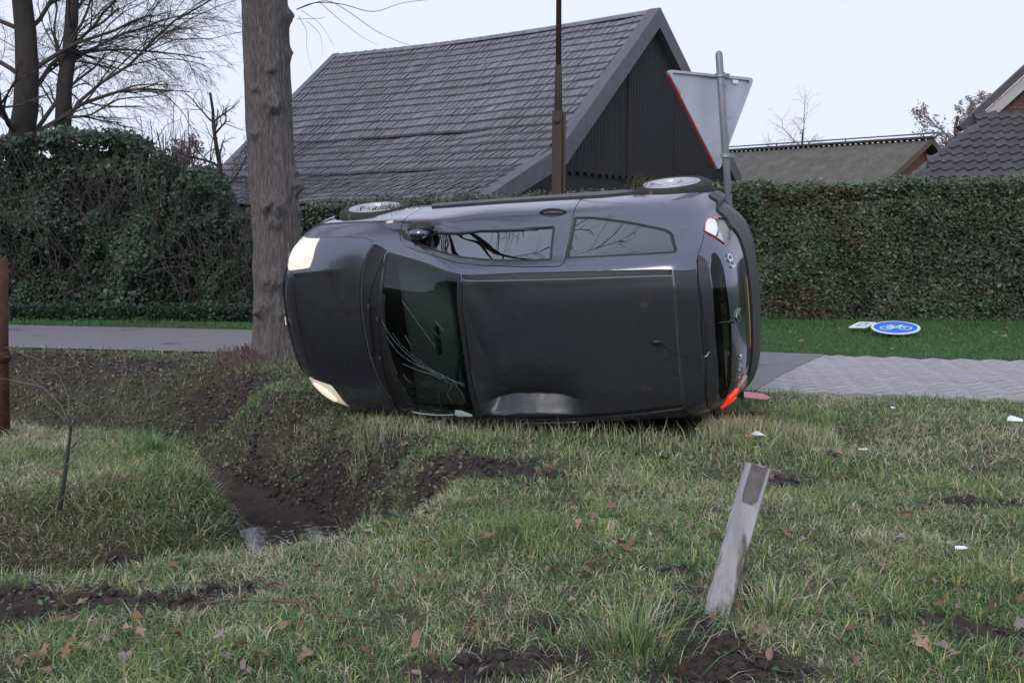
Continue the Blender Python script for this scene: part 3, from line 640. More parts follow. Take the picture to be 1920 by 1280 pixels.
n = 15; az = np.linspace(0, 2*math.pi, n, endpoint=False)+rg.normal(0, .15, n); S = np.tile(topc, (n, 1))-np.array([0, 0, 1.])*rg.uniform(0, 2.6, (n, 1)); D = np.stack([np.cos(az), np.sin(az), rg.uniform(.25, .9, n)], 1)
P, Rr = grow(rg, S, D, rg.uniform(3.5, 6.0, n), rg.uniform(.03, .075, n), 10, .09, .0, .3); pp = [tubes(P, Rr, 8)]; Ls = np.full(n, 4.2)
for per, lf, rf, gr_ in ((11, (.35, .7), .55, -.01), (8, (.35, .7), .5, -.03), (6, (.3, .7), .5, -.06)):
    S, D, Ls, r = sprout(rg, P, Rr, Ls, per, .2, .98, (.4, 1.0), lf, rf); P, Rr = grow(rg, S, D, np.maximum(Ls, .1), np.maximum(r, .003), 6, .14, gr_); pp.append(tubes(P, Rr, 4))
V, F = join(pp); child('crown', V, F, twigm, tree, True)
# thin twigs hanging from the trunk beside the roof
m = MB()
for pl, w in (([(556, 18), (590, 6), (640, 8), (700, 22), (760, 5), (850, -4)], .006), ([(556, 18), (610, 2), (650, 20), (700, 55), (740, 75), (775, 88)], .005), ([(600, 5), (640, 40), (680, 70), (710, 85)], .0035), ([(560, 30), (575, 60), (575, 90), (590, 150)], .003),
              ([(565, 20), (600, 45), (625, 85)], .003), ([(556, 36), (600, 35), (612, 30)], .003), ([(575, 40), (600, 65), (605, 105)], .003)):
    Q = smooth_line([at(a, b, TY-.15-.1*i) for i, (a, b) in enumerate(pl)]); m.tube(Q, np.linspace(w, w*.35, len(Q)), 5)
m.build('hanging_twigs', twigm, tree, True)['kind'] = 'stuff'
# cut shoots round its foot
sh = thing('cut_shoots', tuple(ground(470, 690, -.05)), 'patch of short brown cut shoots round the foot of the tree', 'shrub')
n = 2300; rg = np.random.default_rng(44); px = 478+rg.normal(0, 42, n); py = 668+rg.normal(0, 13, n)-(px-470)*.30; G0 = np.array([ground(a, b, 0)[:2] for a, b in zip(px, py)]); z0 = hgt(G0[:, 0], G0[:, 1])
P0 = np.c_[G0, z0-.02]; P, Rr = grow(rg, P0, np.array([0, 0, 1])+rg.normal(0, .5, (n, 3)), rg.uniform(.05, .15, n), rg.uniform(.003, .006, n), 4, .2, 0, .7); V, F = tubes(P, Rr, 4)
tag(child('shoots', V, F, mat('shoot_red', (.15, .088, .075), .85, 0, .35, 8), sh), kind='stuff')
# ================================================================== the overturned car
# car coordinates: x from the nose backwards, y to the car's left, z up; half of the skin, rows from nose lip over the roof to the tail
NET = np.array([
[(.13,0,.18),(.14,.3,.18),(.18,.5,.18),(.25,.62,.18),(.31,.68,.18),(.37,.73,.18),(.43,.765,.18),(.47,.785,.18),(.50,.80,.18)],
[(.00,0,.42),(.02,.3,.42),(.07,.5,.42),(.15,.63,.42),(.22,.70,.41),(.30,.755,.39),(.38,.79,.36),(.45,.81,.31),(.50,.82,.24)],
[(.01,0,.60),(.03,.3,.60),(.085,.5,.60),(.17,.63,.59),(.25,.705,.57),(.34,.765,.53),(.43,.80,.47),(.50,.822,.38),(.53,.825,.26)],
[(.06,0,.73),(.085,.3,.73),(.15,.49,.725),(.24,.62,.70),(.34,.70,.67),(.44,.765,.61),(.52,.805,.52),(.57,.826,.40),(.58,.825,.26)],
[(.28,0,.85),(.30,.3,.845),(.35,.49,.83),(.42,.64,.79),(.49,.715,.74),(.57,.775,.66),(.63,.812,.56),(.67,.83,.42),(.68,.825,.26)],
[(.58,0,.935),(.60,.3,.93),(.64,.5,.91),(.70,.665,.87),(.75,.735,.81),(.80,.79,.71),(.84,.822,.60),(.86,.836,.45),(.86,.83,.26)],
[(.90,0,1.00),(.92,.3,.995),(.98,.5,.975),(1.06,.67,.94),(1.10,.745,.88),(1.13,.80,.78),(1.15,.828,.65),(1.16,.84,.48),(1.16,.83,.26)],
[(1.15,0,1.14),(1.18,.3,1.135),(1.25,.47,1.12),(1.34,.63,1.07),(1.37,.725,.98),(1.39,.795,.85),(1.40,.832,.70),(1.40,.845,.50),(1.40,.83,.26)],
[(1.52,0,1.335),(1.54,.3,1.33),(1.58,.45,1.31),(1.63,.585,1.265),(1.64,.68,1.13),(1.65,.78,.93),(1.66,.836,.73),(1.66,.848,.50),(1.66,.83,.26)],
[(1.90,0,1.50),(1.90,.3,1.492),(1.91,.44,1.475),(1.92,.55,1.435),(1.92,.65,1.25),(1.92,.77,.97),(1.92,.838,.75),(1.92,.85,.50),(1.92,.83,.26)],
[(2.30,0,1.555),(2.30,.3,1.545),(2.30,.44,1.525),(2.30,.55,1.48),(2.30,.65,1.28),(2.30,.77,.99),(2.30,.838,.77),(2.30,.85,.50),(2.30,.83,.26)],
[(2.85,0,1.53),(2.85,.3,1.52),(2.85,.435,1.50),(2.85,.54,1.455),(2.84,.64,1.27),(2.83,.76,1.0),(2.83,.835,.79),(2.83,.85,.52),(2.83,.83,.26)],
[(3.30,0,1.455),(3.30,.3,1.445),(3.29,.425,1.425),(3.28,.53,1.38),(3.26,.63,1.22),(3.24,.745,.99),(3.23,.825,.80),(3.23,.848,.54),(3.23,.83,.26)],
[(3.52,0,1.39),(3.515,.3,1.38),(3.50,.425,1.36),(3.47,.53,1.32),(3.44,.625,1.18),(3.42,.73,.97),(3.40,.81,.79),(3.39,.842,.55),(3.39,.83,.26)],
[(3.69,0,1.19),(3.68,.3,1.18),(3.65,.45,1.16),(3.59,.57,1.12),(3.53,.65,1.03),(3.49,.73,.89),(3.46,.80,.74),(3.44,.835,.54),(3.44,.825,.26)],
[(3.80,0,.97),(3.79,.3,.965),(3.75,.48,.95),(3.67,.61,.92),(3.60,.68,.86),(3.54,.735,.78),(3.50,.79,.68),(3.48,.825,.52),(3.48,.82,.26)],
[(3.87,0,.72),(3.86,.3,.715),(3.82,.51,.70),(3.74,.64,.68),(3.66,.70,.65),(3.59,.75,.61),(3.54,.785,.56),(3.52,.812,.46),(3.51,.815,.26)],
[(3.93,0,.50),(3.92,.3,.50),(3.88,.53,.49),(3.79,.66,.48),(3.70,.72,.46),(3.63,.76,.44),(3.58,.785,.41),(3.55,.805,.36),(3.53,.81,.25)],
[(3.84,0,.22),(3.83,.3,.22),(3.79,.52,.22),(3.71,.64,.22),(3.65,.70,.22),(3.60,.74,.22),(3.57,.765,.22),(3.55,.78,.22),(3.54,.795,.22)],
], float)
NET[3:9, 3:6, 1] += .018
NET[15, :5, 0] -= .030; NET[16, :5, 0] -= .060; NET[17, :5, 0] -= .085; NET[18, :5, 0] -= .07
NR, NC = NET.shape[0], NET.shape[1]
FULL = np.concatenate([NET[:, :0:-1]*np.array([1, -1, 1]), NET], axis=1)        # columns -8 .. 8
def _spl(n):                                        # natural cubic spline: second derivatives from values
    A = np.zeros((n, n)); B = np.zeros((n, n)); A[0, 0] = A[-1, -1] = 1
    for i in range(1, n-1):
        A[i, i-1:i+2] = (1/6, 2/3, 1/6); B[i, i-1:i+2] = (1, -2, 1)
    return np.linalg.solve(A, B)
_SR, _ST = _spl(NR), _spl(2*NC-1)
def _w(u, S):
    n = len(S); i = np.clip(np.floor(u).astype(int), 0, n-2); b = u-i; a = 1-b
    W = np.zeros((len(u), n)); k = np.arange(len(u)); W[k, i] = a; W[k, i+1] = b
    return W+((a**3-a)/6)[:, None]*S[i]+((b**3-b)/6)[:, None]*S[i+1]
def surf(st):
    st = np.atleast_2d(np.asarray(st, float))
    return np.einsum('ni,nj,ijk->nk', _w(st[:, 0], _SR), _w(st[:, 1]+NC-1, _ST), FULL, optimize=True)
def dsurf(st):
    st = np.atleast_2d(np.asarray(st, float)); e = 1e-3
    ds = (surf(st+[e, 0])-surf(st-[e, 0]))/(2*e); dt = (surf(st+[0, e])-surf(st-[0, e]))/(2*e)
    n = np.cross(dt, ds); n /= np.linalg.norm(n, axis=1)[:, None]+1e-12
    return ds, dt, n
_c = surf([[10, 0]])[0]; _n = dsurf([[10, 0]])[2][0]; NSIGN = 1.0 if _n[2] > 0 else -1.0
def snorm(st): return dsurf(st)[2]*NSIGN

CAR_M = np.array([[0.94484458, 0.12088937, -0.304392], [-0.32195508, 0.17224152, -0.93095531], [0.06011366, -0.97760862, -0.20166241]])
CAR_T = np.array([0.02291065, 7.82790874, 0.79425712])-CAR_M@np.array([1.97, 0, .5])
def car_w(P): return np.atleast_2d(P)@CAR_M.T+CAR_T
# dense grid for finding where a sight line meets the skin
_ss = np.linspace(0, NR-1, 181); _tt = np.linspace(-(NC-1), NC-1, 161)
_G = np.array([(a, b) for a in _ss for b in _tt]); _GP = surf(_G)
_GF = [(i*161+j, i*161+j+1, (i+1)*161+j+1, (i+1)*161+j) for i in range(180) for j in range(160)]
CAR_BVH = BVHTree.FromPolygons([Vector(v) for v in _GP], _GF)
def newton(st, P):
    st = np.array(st, float)
    for _ in range(4):
        d = P-surf(st)[0]; a, b, n = dsurf(st); J = np.stack([a[0], b[0]], 1)
        st = st+np.clip(np.linalg.lstsq(J, d, rcond=None)[0], -.5, .5); st = np.clip(st, [0, -NC+1], [NR-1, NC-1])
    return st
def on_car(px, py):                                 # pixel -> (s, t) on the skin
    o = CAR_M.T@(np.array([0, 0, CAM_H])-CAR_T); d = CAR_M.T@ray(px, py)
    h = CAR_BVH.ray_cast(Vector(o), Vector(d))
    if h[0] is None:                                # grazing the outline: nearest point of the skin to the sight line
        k = np.cross(_GP-o, d); i = np.argmin((k*k).sum(1)); return _G[i].copy()
    i, j = divmod(h[2], 160)
    return newton((_ss[i]+.05, _tt[j]+.05), np.array(h[0]))
def trace(pts): return np.array([on_car(*p) for p in pts])
def crop(pts, x0=510, y0=320, k=2.56): return [(x0+a/k, y0+b/k) for a, b in pts]
def mirror(st): return st*np.array([1, -1])
def side_st(X, Z, guess, sgn):                      # (x, z) on the car's side -> (s, t)
    st = np.array(guess, float)
    for _ in range(12):
        p = surf(st)[0]; a, b, n = dsurf(st); J = np.array([[a[0][0], b[0][0]], [a[0][2], b[0][2]]])
        st = st+np.clip(np.linalg.lstsq(J, np.array([X-p[0], Z-p[2]]), rcond=None)[0], -.6, .6)
        st = np.clip(st, [0.3, -8.6], [NR-1.3, 8.6])
    return st
def densify(st, step=.03, closed=True):
    out = []; n = len(st); P = surf(st)
    for i in range(n if closed else n-1):
        a, b = st[i], st[(i+1) % n]; k = max(1, int(np.linalg.norm(P[i]-P[(i+1) % n])/step))
        out += [a+(b-a)*q/k for q in range(k)]
    if not closed: out.append(st[-1])
    return np.array(out)
def chaikin(st, n=2):
    for _ in range(n):
        q = np.roll(st, -1, 0); st = np.stack([.75*st+.25*q, .25*st+.75*q], 1).reshape(-1, 2)
    return st
def outline(st, step=.035, rnd=1):
    st = np.asarray(st, float)
    if signed_area(st) < 0: st = st[::-1]
    o = chaikin(densify(st, step), rnd); return densify(o, .05)
def signed_area(p): q = np.roll(p, -1, 0); return .5*np.sum(p[:, 0]*q[:, 1]-q[:, 0]*p[:, 1])
def shift_in(st, d):                                # move an outline inwards along the skin by d metres
    e = np.roll(st, -1, 0)-np.roll(st, 1, 0); a, b, n = dsurf(st)
    t3 = a*e[:, :1]+b*e[:, 1:]; t3 /= np.linalg.norm(t3, axis=1)[:, None]+1e-9
    inw = np.cross(n, t3)                            # either inwards or outwards, settle by area
    out = []
    for k in range(len(st)):
        J = np.stack([a[k], b[k]], 1); out.append(np.linalg.lstsq(J, inw[k], rcond=None)[0])
    out = np.array(out); m = np.linalg.norm(out, axis=1)[:, None]; out = out*np.minimum(1, 12/np.maximum(m, 1e-9))
    A0 = abs(signed_area(st)); A1 = abs(signed_area(st+out*.001))
    if (A1 > A0): out = -out
    return st+out*d
def inside(poly, pts):
    x, y = pts[:, 0], pts[:, 1]; r = np.zeros(len(pts), bool); q = np.roll(poly, -1, 0)
    for (x0, y0), (x1, y1) in zip(poly, q):
        if y0 == y1: continue
        c = ((y0 > y) != (y1 > y)) & (x < (x1-x0)*(y-y0)/(y1-y0)+x0); r ^= c
    return r
def tri_region(ol, holes=(), gs=.14, gt=.2):
    lo = ol.min(0); hi = ol.max(0)
    g = np.array([(a, b) for a in np.arange(lo[0]+gs/2, hi[0], gs) for b in np.arange(lo[1]+gt/2, hi[1], gt)])
    if len(g):
        g = g[inside(ol, g)]
        for h in holes:
            if len(g): g = g[~inside(h, g)]
    pts = [ol]+[h for h in holes]; E = []; n = 0; V = []
    for l in pts:
        V += [Vector(p) for p in l]; E += [(n+i, n+(i+1) % len(l)) for i in range(len(l))]; n += len(l)
    V += [Vector(p) for p in g]
    r = delaunay_2d_cdt(V, E, [], 0, 1e-6)
    P = np.array([tuple(v) for v in r[0]]); F = [tuple(f) for f in r[2]]
    c = np.array([P[list(f)].mean(0) for f in F]); keep = inside(ol, c)
    for h in holes: keep &= ~inside(h, c)
    return P, [f for f, k in zip(F, keep) if k]
def skin_panel(name, ol, mat_, parent, off=0., gap=.0042, depth=.016, holes=(), gs=.14, gt=.2, disp=None, smoothed=True, two=False):
    ol = shift_in(ol, gap) if gap else ol
    P, F = tri_region(ol, holes, gs, gt)
    N3 = snorm(P); V = surf(P)
    if disp is not None: V = V+N3*disp(V)[:, None]
    V = V+N3*off
    nv = len(V)
    # orientation
    f = F[0]; fn = np.cross(V[f[1]]-V[f[0]], V[f[2]]-V[f[0]])
    if fn@N3[f[0]] < 0: F = [x[::-1] for x in F]
    cnt = {}
    for f in F:
        for a, b in zip(f, f[1:]+f[:1]): cnt[(a, b)] = 1
    be = [(a, b) for (a, b) in cnt if (b, a) not in cnt]
    sharp_e = set()
    if depth:
        bv = sorted({v for e in be for v in e}); mp = {v: nv+i for i, v in enumerate(bv)}
        V = np.vstack([V, V[bv]-N3[bv]*depth]); F = F+[(b, a, mp[a], mp[b]) for a, b in be]
        sharp_e = {tuple(sorted(e)) for e in be}
    o = mesh(name, V, F, mat_, parent, smooth=True)
    if sharp_e:
        at_ = o.data.attributes.new('sharp_edge', 'BOOLEAN', 'EDGE')
        at_.data.foreach_set('value', np.array([tuple(sorted(e.vertices)) in sharp_e for e in o.data.edges], dtype=bool))
    return o

# ---- materials of the car
paint = mat('car_paint', (.134, .145, .182), .20, .88, .05, 3, coat=.7, dirt=(.105, .09, .075), dirtamt=.13, dscale=6)
fabric = mat('roof_fabric', (.026, .028, .034), .29, 0., var=.12, scale=20, bump=.10, bscale=400, coat=.12, dirt=(.060, .056, .052), dirtamt=.10, dscale=5)
blackp = mat('black_plastic', (.012, .012, .013), .55, 0, .1, 30)
under = mat('dark_underside', (.006, .006, .007), .8, 0, .2, 10)
rubber = mat('tyre_rubber', (.02, .02, .021), .75, 0, .2, 30, bump=.2, dirt=(.10, .075, .05), dirtamt=.25, dscale=14)
alloy = mat('wheel_alloy', (.50, .51, .55), .42, .4, .1, 10, dirt=(.11, .08, .055), dirtamt=.22, dscale=16)
chrome = mat('chrome', (.75, .76, .8), .12, 1., .05, 10)
seatf = mat('seat_fabric', (.45, .47, .48), .8, 0, .15, 30)
lampw = mat('lit_headlight', (.62, .60, .57), .15, 0, .1, 20, coat=1, emit=(1., .80, .55), estr=.36)
lampbul = mat('headlight_reflector', (.9, .9, .9), .1, 0, .02, 3, coat=1, emit=(1., .84, .60), estr=.72)
redlit = mat('lit_tail_lens', (.55, .02, .01), .15, 0, .1, 30, coat=1, emit=(1., .025, .012), estr=1.1)
redlens = mat('red_lens', (.45, .02, .03), .2, 0, .1, 20, coat=1)
pinkl = mat('clear_lens', (.62, .40, .36), .15, 0, .1, 20, coat=1)
whitep = mat('white_plastic', (.80, .80, .82), .35, 0, .05, 10)
yplate = mat('yellow_plate', (.40, .23, .03), .4, 0, .05, 10)
amber = mat('side_repeater', (.7, .6, .45), .2, 0, .05, 10, coat=1)
g_wind = glass('windscreen_glass', (.70, .86, .80), .8)
lining = mat('cabin_lining', (.26, .28, .27), .9, 0, .2, 10)
g_side = glass('side_glass', (.07, .085, .09), 3.1)
g_rear = glass('rear_glass', (.16, .15, .12), .6)
crackm = mat('crack_glass', (.55, .7, .68), .25, 0, .2, 30)

car = thing('overturned_car', tuple(CAR_T), 'dark grey hatchback lying on its side on the grass, roof towards the viewer', 'car')
car.matrix_world = Matrix([[*CAR_M[i], CAR_T[i]] for i in range(3)]+[[0, 0, 0, 1]])

# ---- outlines, read off the photograph and laid on the skin (right half, then mirrored)
c1 = lambda p: trace(crop(p)); c2 = lambda p: trace(crop(p, 980))
hood_h = trace(crop([(118, 640), (110, 560), (107, 489), (185, 472), (205, 420), (240, 320), (330, 318), (440, 322), (486, 337), (484, 352), (455, 400), (432, 470), (422, 560), (421, 620)]))
def sym(h):                                          # close a right-half outline with its mirror image
    h = h[np.abs(h[:, 1]) > .05] if False else h
    h = h.copy(); h[0, 1] = 0; h[-1, 1] = 0
    return np.vstack([h, mirror(h[1:-1][::-1])])
hood_o = outline(sym(hood_h))
lamp_r = c1([(155, 310), (234, 322), (198, 420), (181, 468), (80, 481), (80, 420), (88, 360), (112, 330)])
lamp_o = outline(lamp_r)
cowl_h = c1([(424, 640), (424, 560), (434, 470), (457, 400), (490, 350), (556, 388), (540, 400), (526, 520), (521, 630)])
cowl_o = outline(sym(cowl_h))
wind_h = c1([(523, 640), (528, 520), (545, 402), (560, 390), (640, 413), (780, 458), (903, 494), (908, 510), (910, 660)])
wind_o = outline(sym(wind_h))
roof_h = np.vstack([c1([(913, 660), (911, 524)]), c2([(0, 524), (300, 516), (716, 504), (728, 640)])])
roof_o = outline(sym(roof_h), rnd=1)
gut_r = np.vstack([c1([(911, 498)]), c2([(0, 489), (300, 482), (718, 474), (718, 500), (300, 514), (0, 522)]), c1([(911, 522)])])
gut_o = outline(gut_r, rnd=0)
rrf_h = c2([(731, 640), (724, 478), (832, 472), (838, 640)])
rrf_o = outline(sym(rrf_h), rnd=0)
door_r = np.vstack([c2([(278, 140), (245, 215), (225, 330), (208, 420), (195, 450), (172, 462), (0, 465)]),
                    c1([(1100, 460), (950, 450), (830, 425), (720, 395), (640, 365), (618, 340), (612, 310), (622, 260), (650, 220), (688, 206)])])
door_r[0, 1] = -7.0; door_r[-1, 1] = -7.0; door_r[-1, 0] = door_r[-2, 0]+.05
door_o = outline(door_r)
dgl_r = np.vstack([c1([(706, 352), (716, 326), (790, 298), (1000, 288), (1280, 282)]), c2([(0, 280), (148, 270), (134, 424), (0, 430)]), c1([(1100, 428), (960, 418), (860, 400), (780, 378)])])
dgl_o = outline(dgl_r, rnd=1)
qgl_r = c2([(247, 222), (330, 222), (480, 240), (600, 262), (695, 284), (722, 302), (744, 378), (736, 394), (600, 404), (400, 414), (207, 421), (226, 330)])
qgl_o = outline(qgl_r)
spo_h = c2([(860, 640), (838, 520), (834, 420), (845, 402), (880, 425), (897, 500), (908, 640)])
spo_o = outline(sym(spo_h))
tgl_h = c2([(912, 640), (900, 480), (905, 400), (925, 392), (945, 420), (978, 560), (998, 690)])
tgl_o = outline(sym(tgl_h))
tlamp_st = np.array([(14.30, -3.78), (14.62, -4.12), (14.98, -4.30), (15.6, -3.92), (16.05, -3.25), (15.98, -2.72), (15.35, -2.36), (14.9, -2.46)])
tlamp_o = outline(tlamp_st)
tail_st = sym(np.array([(13.17, 0), (13.2, -1.72), (13.38, -2.75), (13.55, -3.0), (14.2, -3.72), (14.86, -2.40), (15.3, -2.28), (15.82, -2.55), (15.9, -2.2), (15.93, 0)]))
tail_o = outline(tail_st, rnd=1)
rb_o = outline(sym(np.array([(15.98, 0), (15.95, -2.2), (15.85, -2.75), (16.08, -3.3), (16.2, -4.4), (16.2, -6.6), (17.97, -6.6), (17.97, 0)])), rnd=1)
fb_o = outline(sym(np.array([(.03, 0), (.03, -6.8), (1.9, -6.6), (2.15, -4.4), (2.1, -3.4), (2.28, -2.9), (2.48, -2.3), (3.15, -1.84), (3.57, -1.78), (3.70, -1.0), (3.74, 0)])), rnd=1)
def arch(cx, sgn, s0, r=.335):
    pts = []
    for a in np.linspace(-2, 182, 24):
        X = cx-r*math.cos(R(a)); Z = .29+r*math.sin(R(a)); pts.append(side_st(X, max(Z, .275), (s0, 6.5*sgn), sgn))
    pts = [np.array([pts[0][0], 8.5*sgn])]+pts+[np.array([pts[-1][0], 8.5*sgn])]
    return np.array(pts)
ar = [arch(.79, -1, 4.7), arch(3.236, -1, 12.2)]
arch_o = [densify(a if signed_area(a) > 0 else a[::-1], .04) for a in ar+[mirror(a) for a in ar]]
def both(o): return [o, mirror(o)[::-1]]
holes = [hood_o, cowl_o, wind_o, roof_o, rrf_o, tail_o, rb_o, fb_o]+both(lamp_o)+both(gut_o)+both(door_o)+both(qgl_o)+both(tlamp_o)+arch_o
edge = np.array([(0.02, -7.98), (17.98, -7.98), (17.98, 7.98), (0.02, 7.98)])
skin_panel('body_shell', densify(edge, .06), paint, car, gap=0, depth=0, holes=holes, gs=.17, gt=.22)
# dark inner skin with the window openings left out
wins = [shift_in(wind_o, .02), shift_in(tgl_o, .01)]+[shift_in(o, .01) for o in both(dgl_o)+both(qgl_o)]+arch_o
gi = _GP-snorm(_G)*.022; cen = np.array([_G[list(f)].mean(0) for f in _GF]); kp = np.ones(len(_GF), bool)
for w in wins+[shift_in(roof_o, .03)]: kp &= ~inside(w, cen)
mesh('inner_lining', gi, np.array(_GF)[kp], lining, car, smooth=True)
# unseen floor pan, added to close the underside against light
fl = []
for s in np.linspace(0, 18, 60): fl.append((surf([[s, -8]])[0], surf([[s, 8]])[0]))
V = [p for a in fl for p in a]; mesh('floor_pan', np.array(V)+[0, 0, .01], np.array([(2*i, 2*i+1, 2*i+3, 2*i+2) for i in range(59)]), under, car)

def crease(P):
    x, y = P[:, 0], np.abs(P[:, 1]); c = .44+.09*(x-.25); return .007*sstep(.95, .5, x)*np.exp(-np.maximum(c-y, 0)/.018)*np.exp(-np.maximum(y-c, 0)/.10)
hood = skin_panel('hood', hood_o, paint, car, disp=crease, gs=.07, gt=.08)
for px, py in ((642, 568), (661, 688)):               # washer jets
    st = on_car(px, py); P = surf(st)[0]; n = snorm(st)[0]
    m = MB().lathe([(.0, .012), (.008, .010), (.011, .0), (.011, -.01)], P, n, 10); m.build('washer_jet', blackp, hood, True, False)
cowl = skin_panel('cowl_panel', cowl_o, blackp, car, off=-.012)
ws = skin_panel('windscreen', wind_o, g_wind, car, off=-.002, depth=0)
fr = skin_panel('glass_border', wind_o, blackp, ws, off=.0005, depth=.004, holes=[shift_in(wind_o, .035)], gap=.001)
def on_skin_line(pts, r, name, m_, parent, off=.002, n=5):
    st = trace(pts); st = densify(st, .04, False); P = surf(st)+snorm(st)*off
    return MB().tube(P, r, n).build(name, m_, parent, True, False)
c6 = lambda p: crop(p, 670, 440, 3.554)
for pl in ([(165, 570), (200, 640), (260, 720), (330, 790), (430, 870), (540, 920), (640, 970), (720, 1010)],
           [(195, 675), (270, 780), (350, 840), (430, 880), (520, 925)], [(235, 655), (300, 740), (380, 810), (470, 880), (560, 950), (640, 1000)],
           [(295, 435), (400, 580), (520, 745)], [(300, 855), (400, 900), (500, 930), (560, 960)], [(640, 970), (690, 1040), (725, 1110)],
           [(520, 570), (575, 640)], [(500, 630), (550, 685)], [(545, 1045), (575, 1190)], [(430, 880), (560, 945), (660, 975), (715, 995)],
           [(560, 925), (605, 1010)], [(490, 1170), (545, 1165), (555, 1185)], [(640, 980), (600, 1060), (640, 1130)], [(320, 670), (375, 770)], [(305, 925), (360, 995)]):
    on_skin_line(c6(pl), random.uniform(.00025, .0005), 'crack', crackm, ws, .0025, 4)
sh = trace(c6([(655, 1165), (700, 1170), (765, 1195), (770, 1208), (690, 1210), (650, 1200)]))
skin_panel('shattered_corner', outline(sh, rnd=0), crackm, ws, off=.003, depth=0, gap=0)
on_skin_line(c6([(365, 1178), (430, 1192), (520, 1200), (640, 1196)]), .003, 'glass_edge', crackm, ws, .003)
for nm, pl, r in (('wiper', [(545, 402), (505, 515), (474, 630)], .006), ('wiper', [(474, 640), (480, 760), (493, 885)], .013),
                  ('wiper', [(514, 700), (520, 790), (532, 880)], .008), ('wiper', [(525, 885), (548, 990), (600, 1125)], .010)):
    on_skin_line(crop(pl), r, nm, blackp, cowl, .016, 6)

def dent(P):
    x, y = P[:, 0], P[:, 1]
    g = lambda cx, cy, sx, sy: np.exp(-((x-cx)/sx)**2-((y-cy)/sy)**2)
    wv_y = .345+.035*(fbm(x*5, x*0, 2, 4)-.5)+.05*sstep(2.3, 2.05, x)+.03*sstep(2.4, 2.7, x); up_ = np.clip(1+(y-wv_y)/.33, 0, 1)**2.2; dn_ = np.clip(1-(y-wv_y)/.115, 0, 1); ex = sstep(1.95, 2.12, x)*sstep(2.85, 2.5, x)
    d = -.095*up_*dn_*ex-.012*g(2.10, .10, .16, .25)+.010*g(2.02, -.33, .05, .2)-.016*g(2.15, -.35, .09, .16)
    d += .018*g(2.20, .16, .035, .12)-.014*g(2.62, .28, .07, .15)+.008*(fbm(x*9, y*9, 3, 5)-.5)*g(2.2, .25, .35, .3)*2
    d += (.022*np.abs(fbm(x*7+3, y*5, 3, 15)-.5)*2-.010)*g(2.12, .30, .17, .20)*1.3-.014*np.exp(-np.abs((x-2.03)-.25*(y+.1))/.030)*g(2.05, -.05, .5, .30)
    d += .0035*(fbm(x*3, y*3, 2, 9)-.5)*2
    return d
roof = skin_panel('roof_panel', roof_o, fabric, car, disp=dent, gs=.03, gt=.05)
tag(roof, 'matt dark sliding roof panel with a crumpled dent along its lower edge')
for o in both(gut_o): skin_panel('roof_gutter', o, blackp, car, off=-.014)
skin_panel('rear_roof_panel', rrf_o, fabric, car)
st = on_car(1228, 640); P = surf(st)[0]; n = snorm(st)[0]
ant = MB()
a = np.linspace(0, 1, 9)
ant.tube([P+n*.012+np.array([(q-.3)*.09, 0, 0]) for q in a], [.004, .012, .017, .019, .018, .015, .011, .007, .003], 8)
ant = ant.build('antenna', blackp, car, True, False)
P2 = surf(on_car(1306, 668))[0]
MB().tube([P+n*.02+[.04, 0, 0], (P+P2)/2+n*.06, P2+n*.07], [.004, .003, .002], 6).build('antenna_rod', blackp, ant, True, False)

for side, o in zip((-1, 1), both(lamp_o)):
    l = skin_panel('headlight', o, lampw, car, off=-.001, gap=.004)
    def bowl(cs, ct, rs, rt, nm, m_, of, n=22):
        q = np.array([(cs+rs*math.cos(a), (ct+rt*math.sin(a))*-side) for a in np.linspace(0, 2*math.pi, n, endpoint=False)]); skin_panel(nm, q if signed_area(q) > 0 else q[::-1], m_, l, off=of, depth=.005, gap=0, gs=.1, gt=.1)
    bowl(3.35, 2.75, .66, .62, 'reflector', lampbul, .003)
    bowl(3.0, 3.55, .34, .22, 'indicator_bowl', mat('indicator', (.75, .60, .42), .2, 0, .05, 20, coat=1, emit=(1, .75, .45), estr=.3), .003)
fb = skin_panel('front_bumper', fb_o, paint, car)
gr = skin_panel('grille', outline(sym(np.array([(1.95, 0), (1.98, -1.3), (2.1, -1.75), (2.55, -1.72), (2.85, -1.25), (2.9, 0)])), rnd=1), blackp, fb, off=.012, depth=.02)
skin_panel('lower_intake', outline(sym(np.array([(.5, 0), (.5, -2.0), (.8, -2.3), (1.2, -2.1), (1.25, 0)])), rnd=1), blackp, fb, off=.004, depth=.01)
def badge(name, st, polys, parent, size=1., off=.004, depth=.006, m_=None, yaw=0.):
    P = surf([st])[0]; a, b, _ = dsurf([st]); n = snorm([st])[0]
    u = np.cross((0, 1, 0), n); u /= np.linalg.norm(u)
    if u[2] < 0: u = -u
    r_ = np.cross(u, n)                               # to the right when looking at the badge
    mb = MB()
    for pl in polys: mb.prism([P+n*off+r_*x*size+u*y*size for x, y in pl], n*depth)
    return mb.build(name, m_ or chrome, parent, False, False)
chev = [[(-.5, y), (0, y+.42), (.5, y), (.5, y-.18), (0, y+.24), (-.5, y-.18)] for y in (0., -.42)]
st0 = on_car(546, 604); badge('badge', (2.75, 0), chev, fb, .105, .016)
rsb = [on_car(1382, 592)][0]

